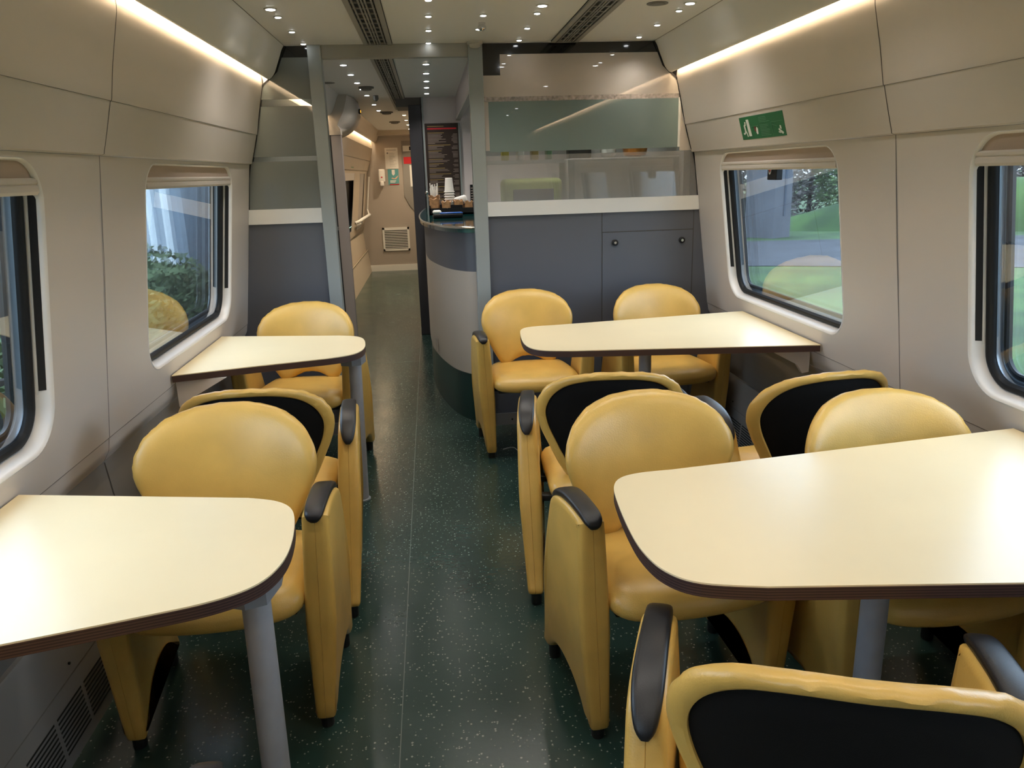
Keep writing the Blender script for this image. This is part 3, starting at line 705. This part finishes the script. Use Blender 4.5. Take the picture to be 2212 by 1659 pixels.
# menu board
mb = MB().box((-.293, 7.425, 1.225), (.012, 7.440, 1.950)).build('menu_board', M_menu); tag(mb, 'tall dark brown menu board with a red stripe behind the serving counter', 'menu board')
random.seed(11); t1 = MB(); t2 = MB()
z = 1.868
for blk in (8, 3, 5, 2, 2, 3, 3, 4, 3, 4, 4):
    t2.box((-.270, 7.4235, z-.003), (-.270+random.uniform(.10, .21), 7.425, z+.001)); z -= .0115
    for i in range(blk):
        t1.box((-.270, 7.4235, z-.0028), (-.270+random.uniform(.06, .19), 7.425, z+.0005))
        t1.box((-.035+random.uniform(-.02, 0), 7.4235, z-.0028), (.0, 7.425, z+.0005)); z -= .0112
    z -= .006
t2.box((-.270, 7.4235, 1.922), (-.12, 7.425, 1.927)); t1.add(t2.V, t2.F, 1); t1.build('menu_text', [M_txt, M_txty], mb)
MB().box((-.272, 7.4235, 1.897), (-.005, 7.425, 1.910)).build('red_stripe', M_red, mb)
tag(MB().box((-.312, 7.41, 0), (-.296, 7.44, 2.178)).box((.013, 7.415, 1.1), (.028, 7.44, 1.95)).build('trim_7', M_post), kind='structure')
pl = MB().box((.10, 7.43, 1.20), (.19, 7.44, 1.40)).build('price_label', M_rubber); tag(pl, 'small black ruled price list right of the menu board', 'price list')
m = MB()
for i in range(7): m.box((.105, 7.428, 1.22+i*.024), (.185, 7.43, 1.228+i*.024))
m.build('print', M_txt, pl)

# ------------------------------------------------------------------ serving counter
path = [(.10, 4.566), (.04, 4.566), (-.02, 4.572), (-.064, 4.591), (-.105, 4.632), (-.174, 4.758), (-.232, 4.96), (-.283, 5.216), (-.312, 5.45), (-.330, 5.80), (-.336, 6.3), (-.325, 6.8), (-.300, 7.38)]
cp = catmull(path, 5, False)
def off(pts, d):
    out = []
    for i, p in enumerate(pts):
        a = pts[max(i-1, 0)]; b = pts[min(i+1, len(pts)-1)]; t = Vector((b[0]-a[0], b[1]-a[1])).normalized()
        out.append((p[0]-t.y*d*-1*-1, p[1]+t.x*d))   # left normal
    return out
ct = empty('serving_counter', (-.1, 5.6, 0)); tag(ct, 'curved snack bar counter with slate, beige and dark green bands under a green top', 'counter')
def shiftc(m): m.V = [(x+.1, y-5.6, z) for x, y, z in m.V]; return m
def band(pts, z0, z1, name, mm, thick=.03):
    ins = off(pts, -thick); n = len(pts)
    # choose the inward side (towards +x)
    if ins[n//2][0] < pts[n//2][0]: ins = off(pts, thick)
    V = [(x, y, z0) for x, y in pts]+[(x, y, z1) for x, y in pts]+[(x, y, z1) for x, y in ins]+[(x, y, z0) for x, y in ins]
    F = []
    for i in range(n-1):
        for a, b in ((0, 1), (1, 2), (2, 3), (3, 0)): F.append((a*n+i, a*n+i+1, b*n+i+1, b*n+i))
    F += [(0, n, 2*n, 3*n), (n-1, 2*n-1, 3*n-1, 4*n-1)]
    m = MB(); m.add(V, F); return shiftc(m).build(name, mm, ct, True)
band(cp, .936, 1.164, 'upper_band', M_slate); band(cp, .305, .936, 'middle_band', M_beige)
inner_p = off(cp, .008); 
if inner_p[len(cp)//2][0] < cp[len(cp)//2][0]: inner_p = off(cp, -.008)
band(inner_p, 0, .305, 'base', M_green)
outp = off(cp, -.03)
if outp[len(cp)//2][0] > cp[len(cp)//2][0]: outp = off(cp, .03)
poly = outp+[(.11, 7.38), (.11, outp[0][1])]
shiftc(MB().prism(poly, 1.166, 1.198, 'Z')).build('countertop', M_gtop, ct)
shiftc(MB().tube([(x, y, 1.194) for x, y in outp], .007, 8)).build('steel_edge', M_steel, ct, True)
shiftc(MB().box((-.292, 5.172, .33), (-.288, 5.20, .42))).build('plate', mat('small_plate', (.42, .38, .34), .4), ct)

# things on the counter
def cups():
    k = 0
    names = ['topmost', 'second', 'third', 'fourth', 'fifth', 'bottom']
    z = 1.30
    for i in range(6):
        zz = 1.200+i*.022 if i < 5 else 1.310
        zz = 1.27+i*.019
        o = MB().lathe((0, 0, 0), [(.041, 0), (.0425, .003), (.041, .006), (.0365, .007), (.0275, .105), (.024, .107), (.004, .106)], 24).build('paper_cup', M_cup, None, True)
        o.location = (-.128, 6.16, zz)
        tag(o, ['white paper cup at the bottom of the upturned stack on the counter', 'white paper cup second from the bottom of the upturned stack', 'white paper cup third from the bottom of the upturned stack', 'white paper cup third from the top of the upturned stack', 'white paper cup second from the top of the upturned stack', 'white paper cup on top of the upturned stack on the counter'][i], 'cup', 'stack of paper cups on the counter')
tr = empty('condiment_tray', (-.08, 6.2, 1.199)); tag(tr, 'black tray on the counter holding paper bags and cups', 'tray')
m = MB(); m.box((-.21, -.13, 0), (.20, .13, .012)); m.box((-.21, -.13, 0), (.20, -.12, .05)); m.box((-.21, .12, 0), (.20, .13, .07)); m.box((-.21, -.13, 0), (-.20, .13, .07)); m.box((.19, -.13, 0), (.20, .13, .05))
m.build('tray_box', M_rubber, tr); MB().box((-.05, -.11, .012), (.05, .11, .070)).build('riser', M_rubber, tr)
cups()
def bag(x, y, z, w, h, seed, label):
    n = 22; V = []; F = []; prof = [(.7, 0), (.95, .1), (1.0, .45), (.95, .8), (1.08, 1.0), (.98, 1.02), (.85, .85), (.7, .5)]
    for j, (r, t) in enumerate(prof):
        for i in range(n):
            a = 2*PI*i/n; d = 1+.10*noise.noise(Vector((math.cos(a)*2+seed, math.sin(a)*2, t*4)))*2
            V.append((w*r*d*math.cos(a), .8*w*r*d*math.sin(a), h*t+.008*math.sin(a*5+seed)*(t > .9)))
    for j in range(len(prof)-1): F += [(j*n+i, j*n+(i+1) % n, (j+1)*n+(i+1) % n, (j+1)*n+i) for i in range(n)]
    F += [tuple(range(n)), tuple(range(7*n, 8*n))]
    o = obj('kraft_bag', V, F, M_kraft, None, True); o.location = (x, y, z); tag(o, label, 'paper bag', 'kraft bags on the counter')
    return o
bag(-.245, 6.13, 1.212, .040, .105, 1, 'open brown paper bag at the left front of the counter tray')
bag(-.155, 6.10, 1.212, .036, .085, 2.3, 'crumpled brown paper bag in front of the cup stack')
bag(-.062, 6.12, 1.212, .036, .09, 3.7, 'crumpled brown paper bag right of the cup stack')
bag(.015, 6.12, 1.212, .032, .08, 5.1, 'brown paper bag half hidden by the right post')
bag(-.245, 6.24, 1.212, .040, .125, 6.1, 'taller brown paper bag holding wrapped straws')
m = MB(); random.seed(5)
for i in range(26):
    a = random.uniform(-.028, .028); b = random.uniform(-.02, .02); m.cyl((a*.6, b*.6, 0), (a*1.1, b*1.2, random.uniform(.15, .215)), .0035, n=6)
o = m.build('straw_bundle', M_cup, None, True); o.location = (-.245, 6.24, 1.225); tag(o, 'bundle of white wrapped straws standing in the taller brown bag', 'straws')
n_ = MB().rbox((-.055, -.03, 0), (.055, .03, .06), .02).build('napkin_pack', M_paper, None, True); n_.location = (-.035, 6.26, 1.27); n_.rotation_euler = (0, -.25, .1)
tag(n_, 'white packet of napkins behind the right hand brown bags', 'napkins')
ctm = empty('card_terminal', (-.160, 5.62, 1.199), .08); tag(ctm, 'black and blue handheld card terminal with a white paper roll on the counter', 'card terminal')
MB().rbox((-.105, -.045, 0), (.105, .045, .030), .010).build('body', M_rubber, ctm, True)
MB().rbox((-.06, -.040, .029), (.105, .040, .038), .004).build('blue_rim', M_blue, ctm, True)
MB().rbox((-.105, -.035, .028), (-.045, .035, .056), .013).build('paper_roll', M_white, ctm, True)

# ------------------------------------------------------------------ emergency sign on the right lintel panel
def on_lintel(y, t, d=.0):     # t 0..1 from the bottom to the top of the lintel panel
    z = 1.600+t*.128; return (lerp(z, [1.592, 1.65, 1.71, 1.7345], [1.234, 1.217, 1.2005, 1.194])-.0015-d, y, z)
es = empty('emergency_sign', (1.21, 3.49, 1.66)); tag(es, 'green emergency exit instruction sign with white pictograms above the right far window', 'sign')
def patch(pts, m, name, d):
    V = [tuple(Vector(on_lintel(y, t, d))-Vector((1.21, 3.49, 1.66))) for y, t in pts]
    V += [(x+.0012, y, z) for x, y, z in V]; n = len(pts)
    mm = MB(); mm.add(V, [tuple(range(n)), tuple(range(n, 2*n))]+[(i, (i+1) % n, n+(i+1) % n, n+i) for i in range(n)]); return mm
def yt(u, v): return (3.718-u*.465, .115+v*.78)      # sign coordinates 0..1
patch([yt(0, 0), yt(1, 0), yt(1, 1), yt(.5, 1), yt(0, 1)], None, '', 0).build('board', M_sgreen, es)
def marks(lst, m, name):
    mm = MB()
    for pts in lst:
        q = patch([yt(*p) for p in pts], None, '', .0013); mm.add(q.V, q.F)
    mm.build(name, m, es)
def stroke(u0, v0, u1, v1, w):
    d = Vector((u1-u0, (v1-v0)*.35)); 
    nrm = Vector((-d.y, d.x)).normalized()*w
    return [(u0+nrm.x, v0+nrm.y/.35*1), (u1+nrm.x, v1+nrm.y/.35), (u1-nrm.x, v1-nrm.y/.35), (u0-nrm.x, v0-nrm.y/.35)]
marks([[(.185, .13), (.245, .13), (.225, .87), (.165, .87)]], M_smark, 'hammer_handle')
marks([stroke(.135, .78, .13, .68, .012), stroke(.10, .62, .14, .66, .012), stroke(.105, .63, .115, .40, .014), stroke(.115, .42, .10, .28, .012), stroke(.10, .28, .06, .26, .013),
       stroke(.115, .42, .14, .26, .010), stroke(.14, .26, .15, .12, .008)], M_smark, 'running_figure')
marks([[(.385, .18), (.41, .20), (.415, .42), (.395, .50), (.375, .42), (.37, .25)], [(.90, .30), (.93, .28), (.925, .42), (.90, .44)], stroke(.87, .30, .92, .17, .012), stroke(.90, .22, .95, .10, .016), stroke(.86, .18, .90, .14, .010)], M_smark, 'hand_marks')
marks([[(.335, .32), (.375, .30), (.37, .52), (.335, .54)]], mat('sign_dark_red', (.16, .03, .02), .5), 'handle_mark')
tl = []
random.seed(4)
for v0, k_ in ((.88, 4), (.55, 4), (.30, 4)):
    for i in range(k_): v = v0-i*.065; tl.append([(.47, v-.012), (.47+random.uniform(.14, .24), v-.012), (.47+random.uniform(.14, .24), v+.012), (.47, v+.012)])
for u in (.265,): tl += [stroke(u, .03, u, .55, .0025), stroke(u, .55, .44, .55, .0025), stroke(.44, .55, .44, .03, .0025), stroke(.735, .03, .735, .62, .0025), stroke(.735, .62, .97, .62, .0025), stroke(.74, .52, .84, .42, .002), stroke(.28, .42, .34, .42, .002)]
marks(tl, M_stext, 'printed_lines')

# signal-like box hanging inside the top of the right far window
sg = empty('alarm_box', (1.288, 3.49, 1.43)); tag(sg, 'small black box with white ring and red centre hanging in the right far window', 'box')
MB().rbox((-.012, -.045, 0), (.02, .05, .075), .004).build('casing', M_rubber, sg)
def ringface(r0, r1, yc, zc, name, m):
    V = [(-.0128, yc+r*.8*math.cos(a), zc+r*1.2*math.sin(a)) for r in (r0, r1) for a in [2*PI*i/24 for i in range(24)]]
    obj(name, V, [(i, (i+1) % 24, 24+(i+1) % 24, 24+i) for i in range(24)], m, sg)
ringface(.013, .020, .022, .048, 'white_ring', M_white); ringface(.0, .010, .022, .048, 'red_centre', M_red)

# ------------------------------------------------------------------ tables
RT = [(1.345, .42), (.30, .285), (.215, .278), (.16, .255), (.130, .205), (.117, .12), (.108, -.02), (.110, -.13), (.132, -.215), (.185, -.268), (.30, -.300), (1.345, -.43)]
LT = [(-1.350, .405), (-.76, .285), (-.69, .255), (-.645, .205), (-.622, .12), (-.612, 0.0), (-.622, -.085), (-.655, -.150), (-.725, -.195), (-.84, -.230), (-1.05, -.285), (-1.350, -.375)]
def rounded(P):   # smooth everything but the wall side
    return catmull(P, 5, False)
def clip_wall(P, s): return P
def table(poly, yc, s, leg, label, zt=.75):
    root = empty('table', (0, yc, 0)); tag(root, label, 'table', None)
    P = [poly[0]]+catmull(poly[1:-1], 6, False)+[poly[-1]]
    MB().prism(P, zt-.0035, zt, 'Z').build('laminate_top', M_lam, root)
    ins = P; MB().prism(ins, zt-.030, zt-.0036, 'Z').build('ply_core', M_edge, root)
    lx, ly, bx, by = leg
    # post, collar and foot
    n = 24; V = []; zs = [(0.0, 1.0), (.012, 1.0), (.66, .96), (.70, .96), (.7195, .96)]
    for z, f in zs:
        t = z/.72; cx_, cy_ = bx+(lx-bx)*t, by+(ly-by)*t
        V += [(cx_+.030*f*math.cos(2*PI*i/n), cy_+.034*f*math.sin(2*PI*i/n), z) for i in range(n)]
    F = [(j*n+i, j*n+(i+1) % n, (j+1)*n+(i+1) % n, (j+1)*n+i) for j in range(len(zs)-1) for i in range(n)]+[tuple(range(n)), tuple(range(4*n, 5*n))]
    obj('leg', V, F, M_metal, root, True)
    m = MB(); m.lathe((bx, by, 0), [(.038, 0), (.038, .006), (.031, .012)], 24); m.build('floor_flange', M_plate, root, True)
    if s < 0:
        pp = [(lx+.035, ly+.15), (lx+.045, ly+.04), (lx+.03, ly-.035), (lx-.01, ly-.05), (lx-.06, ly-.03), (lx-.08, ly+.09), (lx-.03, ly+.17)]
        MB().prism(pp, zt-.075, zt-.0305, 'Z').build('mounting_plate', M_plate, root)
    else:
        MB().rbox((lx-.12, ly-.07, zt-.045), (lx+.12, ly+.07, zt-.0305), .004).build('mounting_plate', M_plate, root)
    # wall bracket
    for dy in (-.32, .30):
        w0 = 1.352
        br = [(s*(w0), zt-.031), (s*(w0), .605), (s*(w0-.03), .60), (s*(w0-.055), .64), (s*(w0-.20), zt-.031)]
        MB().prism(br, dy-.012, dy+.012, 'Y').build('wall_bracket', M_wall, root)
    return root
table(RT, 3.49, 1, (.70, .0, .70, .0), 'right far cream table with rounded tip, beside the locker doors')
table(RT, 1.51, 1, (.70, -.01, .70, -.01), 'large right near cream table in the foreground')
table(LT, 3.49, -1, (-.660, -.02, -.680, .0), 'left far cream table below the far left window')
table(LT, 1.51, -1, (-.678, -.06, -.684, -.06), 'left near cream table in the lower left foreground')

# ------------------------------------------------------------------ chairs
OUT = [(0, .484), (.05, .477), (.09, .458), (.118, .442), (.146, .450), (.178, .495), (.215, .570), (.246, .640), (.2585, .70), (.247, .752), (.218, .795), (.172, .828), (.11, .847), (.045, .855)]
OUT = OUT + [(-x, z) for x, z in reversed(OUT[1:])]
OUTL = catmull(OUT, 4, True)
PC = (0, .655)
def pad_y(x, z): return -.108-(z-.45)*.20+1.35*x*x
def pad_rings(rings, name, m, parent, wrinkle=False):
    n = len(OUTL); V = []; F = []
    for (r, dy) in rings:
        for i, (x, z) in enumerate(OUTL):
            X = PC[0]+(x-PC[0])*r; Z = PC[1]+(z-PC[1])*r
            w = 0
            if wrinkle and r > .93: w = .0030*noise.noise(Vector((i*1.7, r*3, 2.2)))*(1.3 if dy < 0 else .12)
            V.append((X*(1+w*2), pad_y(X, Z)+dy+w, Z+w))
    for k in range(len(rings)-1): F += [(k*n+i, k*n+(i+1) % n, (k+1)*n+(i+1) % n, (k+1)*n+i) for i in range(n)]
    F += [tuple(range(n)), tuple(range((len(rings)-1)*n, len(rings)*n))]
    return obj(name, V, F, m, parent, True)
SOUT = [(-.205, -.155), (-.225, 0), (-.236, .14), (-.232, .215), (-.20, .262), (-.12, .283), (0, .290), (.12, .283), (.20, .262), (.232, .215), (.236, .14), (.225, 0), (.205, -.155), (.12, -.18), (0, -.185), (-.12, -.18)]
SO = catmull(SOUT, 4, True)
PAN = [(.0, .046), (-.004, .20), (-.008, .40), (-.012, .56), (-.013, .640), (-.004, .662), (.06, .668), (.13, .664), (.19, .652), (.235, .625), (.262, .570), (.298, .48), (.340, .35), (.380, .215), (.415, .11), (.435, .065), (.428, .048), (.400, .046), (.372, .062), (.33, .098), (.28, .124), (.22, .132), (.165, .126), (.12, .110), (.085, .084), (.064, .056), (.050, .046), (.025, .044)]
PANL = catmull(PAN, 3, True)
def pan_x(sd, s_, z, xr):
    T = lerp(z, [0, .05, .36, .66], [.052, .056, .084, .070])
    return sd*(.262+.030*min(z, .66)/.66+.05*(s_-.22))+xr*T
def make_chair():
    root = empty('tub_chair', (0, 0, 0)); 
    # backrest pad, yellow on the front and rolled over the rim
    fr = [(.06, .034), (.25, .0335), (.45, .032), (.62, .029), (.76, .0245), (.86, .018), (.93, .010), (.975, .0), (.997, -.011), (1.0, -.020), (.985, -.029), (.955, -.034), (.90, -.034), (.875, -.029), (.862, -.018), (.6, -.012), (.1, -.010)]
    pad = pad_rings(fr, 'backrest', M_yel, root, True)
    pad_rings([(.870, -.014), (.868, -.0215), (.85, -.0235), (.6, -.0240), (.3, -.0240), (.05, -.0240)], 'back_shell', M_shell, pad)
    # seat cushion
    n = len(SO); V = []; F = []
    rings = [(.05, .470), (.4, .469), (.7, .466), (.86, .460), (.95, .448), (.99, .434), (1.0, .42), (.985, .402), (.95, .393), (.5, .390)]
    for r, z in rings:
        for x, y in SO:
            X, Y = x*r, .05+(y-.05)*r
            V.append((X, Y, z-.02*max(0, (Y-.16)/.13)**2-.010*max(0, (-Y)/.18)))
    for k in range(len(rings)-1): F += [(k*n+i, k*n+(i+1) % n, (k+1)*n+(i+1) % n, (k+1)*n+i) for i in range(n)]
    F += [tuple(range(n)), tuple(range((len(rings)-1)*n, len(rings)*n))]
    obj('seat', V, F, M_yel, root, True)
    m = MB(); m.rbox((-.205, -.13, .358), (.205, .20, .391), .006); m.rbox((-.255, .09, .352), (.255, .125, .376), .004); m.rbox((-.262, -.09, .352), (.262, -.055, .376), .004)
    m.tube([(-.10, -.10, .37), (-.10, -.175, .40), (-.10, -.150, .47), (-.10, -.155, .55)], .012, 8); m.tube([(.10, -.10, .37), (.10, -.175, .40), (.10, -.150, .47), (.10, -.155, .55)], .012, 8)
    m.build('seat_frame', M_foot, root, True)
    for sd in (-1, 1):
        V = []; F = []; n = len(PANL)
        cols = [(-.5, .022), (-.485, .012), (-.44, .0045), (-.36, .0006), (-.2, -.0003), (-.012, -.0008), (0, .0008), (.012, -.0008), (.2, -.0003), (.36, .0006), (.44, .0045), (.485, .012), (.5, .022)]
        for xr, ins in cols:
            for i, (s_, z) in enumerate(PANL):
                a = PANL[i-1]; b = PANL[(i+1) % n]; t = Vector((b[0]-a[0], b[1]-a[1])).normalized(); nx, nz = t.y, -t.x   # outward normal (clockwise outline)
                S = s_+nx*ins; Z = z+nz*ins
                V.append((pan_x(sd, S, Z, xr), .22-S, Z))
        for k in range(len(cols)-1): F += [(k*n+i, k*n+(i+1) % n, (k+1)*n+(i+1) % n, (k+1)*n+i) for i in range(n)]
        F += [tuple(range(n)), tuple(range((len(cols)-1)*n, len(cols)*n))]
        pn_ = obj('side_panel', V, F, M_yel, root, True)
        cap = [(-.022, .646, .009, .005), (-.0225, .656, .019, .010), (-.013, .667, .0245, .011), (.02, .673, .0265, .0125), (.09, .675, .0275, .013), (.15, .670, .0285, .013), (.20, .655, .0285, .0125), (.238, .630, .025, .012), (.260, .606, .018, .010), (.267, .592, .007, .005)]
        cap = catmull(cap, 3, False); V = []; F = []; nn = 16
        for i, (s_, z, hw, ht) in enumerate(cap):
            a = cap[max(0, i-1)]; b = cap[min(len(cap)-1, i+1)]; t = Vector((b[0]-a[0], b[1]-a[1])).normalized(); nx, nz = -t.y, t.x
            for k in range(nn):
                an = 2*PI*k/nn; c_, s2 = math.cos(an), math.sin(an)
                ex = math.copysign(abs(c_)**.6, c_)*hw; ez = math.copysign(abs(s2)**.6, s2)*ht
                V.append((pan_x(sd, s_, z, 0)+ex, .22-(s_+nx*ez), z+nz*ez))
        for k in range(len(cap)-1): F += [(k*nn+i, k*nn+(i+1) % nn, (k+1)*nn+(i+1) % nn, (k+1)*nn+i) for i in range(nn)]
        F += [tuple(range(nn)), tuple(range((len(cap)-1)*nn, len(cap)*nn))]
        obj('arm_cap', V, F, M_cap, pn_, True)
        for s_, r in ((.026, .0185), (.405, .019)):
            MB().lathe((pan_x(sd, s_, .03, 0), .22-s_, 0), [(r*.92, 0), (r, .006), (r, .060), (r*.7, .066)], 18).build('foot', M_foot, pn_, True)
    return root
def copy_tree(o, parent=None):
    c = o.copy(); COL.objects.link(c)
    if parent: c.parent = parent
    for ch in list(o.children): copy_tree(ch, c)
    return c
chairs = [
 ((-.909, 2.088), 182, 'yellow chair facing us behind the left near table'),
 ((-.905, 2.640), 1, 'yellow chair showing its black back, behind the left near chair'),
 ((-.985, 4.03), 175, 'yellow chair facing us at the left far table, against the screen'),
 ((-.930, .745), 0, 'chair nearest us at the left near table, only an arm tip showing'),
 ((.330, 1.971), 186, 'yellow chair facing us at the aisle end of the right near table'),
 ((.313, 2.60), -6, 'yellow chair showing its black back on the aisle, behind the right near chair'),
 ((.975, 2.455), 6, 'yellow chair showing its black back near the right window'),
 ((.985, 1.845), 183, 'yellow chair facing us on the window side of the right near table'),
 ((.228, 4.14), 181.5, 'yellow chair facing us beside the right post at the far table'),
 ((.972, 4.119), 184, 'yellow chair facing us below the locker door at the far table'),
 ((.313, .985), -19, 'yellow chair with a large black back in the bottom right foreground')]
proto = make_chair()
for i, ((x, y), a, lb) in enumerate(chairs):
    c = proto if i == 0 else copy_tree(proto)
    c.location = (x, y, 0); c.rotation_euler = (0, 0, math.radians(a)); tag(c, lb, 'chair', 'yellow leather tub chairs')
# thin white cable on the floor by the far aisle chair
cb = MB().tube(catmull([(.05, 4.05, .003), (.11, 4.07, .003), (.14, 3.99, .003), (.20, 3.95, .003), (.27, 3.96, .003)], 5, False), .0016, 6)
tag(cb.build('string', M_paper, None, True), 'thin loose white string on the floor beside the far aisle chair', 'string')

# ------------------------------------------------------------------ outside
GZ = -1.15
tag(MB().box((-90, -60, GZ-.2), (160, 160, GZ)).build('ground', M_grass), kind='structure')
tag(MB().box((1.8, -60, GZ), (6.5, 160, GZ+.01)).build('track_bed', M_road), 'grey ballast strip beside the train on the right', 'track bed')
pth = MB(); V = [(6.7, 20.9, GZ+.02), (8.9, 27.5, GZ+.02), (26.3, 24.4, GZ+.02), (17.8, 16.4, GZ+.02)]
V2 = [(x, y, z-.02) for x, y, z in V]
tag(MB().add(V+V2, [(0, 1, 2, 3), (4, 5, 6, 7), (0, 1, 5, 4), (1, 2, 6, 5), (2, 3, 7, 6), (3, 0, 4, 7)]).build('road', M_road), 'grey road crossing the grass beyond the right windows', 'road')
# grass mound
n = 40; V = []; F = []
for i in range(n+1):
    for j in range(9):
        t = j/8; x = 11.9+15.3*i/n+1.3*t; y = 31.9-8.0*i/n+2.4*t
        h = (.1+max(0, min(1.0, (i-2)/16))*1.85)*math.sin(PI*min(1, t*.8))
        V.append((x, y, GZ-.05+h+.1*noise.noise(Vector((x*.3, y*.3, 0)))))
for i in range(n):
    for j in range(8): F.append((i*9+j, (i+1)*9+j, (i+1)*9+j+1, i*9+j+1))
mo = obj('grass_bank', V, F, M_grass, None, True); tag(mo, 'bright green grass bank rising beyond the right windows', 'grass bank')
pr = empty('concrete_pier', (12.45, 28.63, GZ), .5); tag(pr, 'grey concrete pier standing on the grass beyond the right far window', 'pier')
MB().prism([(-.50, -.6), (.50, -.6), (.62, .6), (-.62, .6)], 0, 7, 'Z').build('shaft', M_conc, pr)
MB().box((.04, -.63, .8), (.12, -.60, 7)).build('drain_pipe', M_dark, pr)
def leaves(n, rx, ry, rz, size, seed, c=(0, 0, 0)):
    random.seed(seed); V = []; F = []
    for i in range(n):
        while True:
            p = Vector((random.uniform(-1, 1), random.uniform(-1, 1), random.uniform(-1, 1)))
            if p.length < 1 and p.length > .45 + .4*noise.noise(p*2.2+Vector((seed, 0, 0))): break
        p = Vector((p.x*rx+c[0], p.y*ry+c[1], p.z*rz+c[2]))
        a = Vector((random.gauss(0, 1), random.gauss(0, 1), random.gauss(0, 1))).normalized(); b = a.orthogonal().normalized(); s_ = size*random.uniform(.6, 1.4)
        k_ = len(V); V += [p-a*s_, p+b*s_*.5, p+a*s_, p-b*s_*.5]; F.append((k_, k_+1, k_+2, k_+3))
    return V, F
def tree(name, loc, rx, rz, trunk, leaf, nleaf, size, seed, label, cat):
    root = empty(name, (loc[0], loc[1], GZ)); tag(root, label, cat, None)
    V, F = leaves(nleaf, rx, rx, rz, size, seed, (0, 0, trunk+rz*.8)); obj('crown', V, F, leaf, root)
    m = MB(); m.cyl((0, 0, 0), (0, 0, trunk+rz*.9), .12*rx/2+.05, .04, 8)
    random.seed(seed)
    for i in range(7):
        a = random.uniform(0, 2*PI); z0 = trunk*.6+random.uniform(0, .5)*rz; m.tube([(0, 0, z0), (.35*rx*math.cos(a), .35*rx*math.sin(a), z0+.5*rz), (.75*rx*math.cos(a), .75*rx*math.sin(a), z0+.9*rz)], [.05, .035, .015], 5)
    m.build('trunk', M_bark, root)
tn = ['first', 'second', 'third', 'fourth', 'fifth', 'sixth', 'seventh', 'eighth', 'ninth', 'tenth', 'eleventh', 'twelfth', 'thirteenth', 'fourteenth', 'fifteenth', 'sixteenth']
for i in range(16):
    p = (13.75+1.67*i, 42.2-.175*i) if i % 2 == 0 else (13.12+1.425*(i-1), 35.9-.15*(i-1))
    g_ = i % 5 == 0
    tree('scrub_tree', p, 1.40 if i % 2 else 1.64, 3.2+.5*(i % 2), .5, M_leaf if g_ else M_leaf2, 4200, .11, 20+i, ('green' if g_ else 'grey-brown')+' scrub tree beyond the right windows, %s from the screen' % tn[i], 'tree')
# left side: corrugated shed, dark block, shrubs
def shed(x, y, ang, L, h, mm, name, label, ribs=True):
    root = empty(name, (x, y, GZ), ang); tag(root, label, 'building')
    m = MB(); m.box((0, 0, 0), (L, 3, h)); m.build('walls', mm, root)
    if ribs:
        m = MB(); k_ = int(L/.28)
        for i in range(k_): m.box((i*.28, -.06, .3), (i*.28+.12, 0, h))
        m.build('cladding_ribs', mat('pale_rib', (.75, .80, .85), .5), root)  # groove shading put into the colours: pale ribs on a darker wall
    MB().box((-.15, -.2, h), (L+.15, 3.2, h+.15)).build('roof', M_dark, root)
shed(-5.91, 11.92, -.515, 2.83, 6.5, M_clad, 'corrugated_shed', 'pale blue corrugated metal shed beyond the left windows')
shed(-6.71, 21.5, -.865, 3.0, 9.5, M_dark, 'dark_building', 'dark blue-grey building beyond the far left window', False)
for i, (x, y, r, h, lb) in enumerate(((-3.1, 7.7, .9, 1.0, 'green leafy shrub low in front of the corrugated shed'),
                                     (-3.6, 9.7, .85, .8, 'green leafy shrub in front of the dark blue-grey building'),
                                     (-2.95, 4.85, .95, 1.35, 'tall green leafy shrub close beyond the left near window'))):
    tree('shrub', (x, y), r, h, .3, M_leaf, 5200, .045, 60+i, lb, 'shrub')
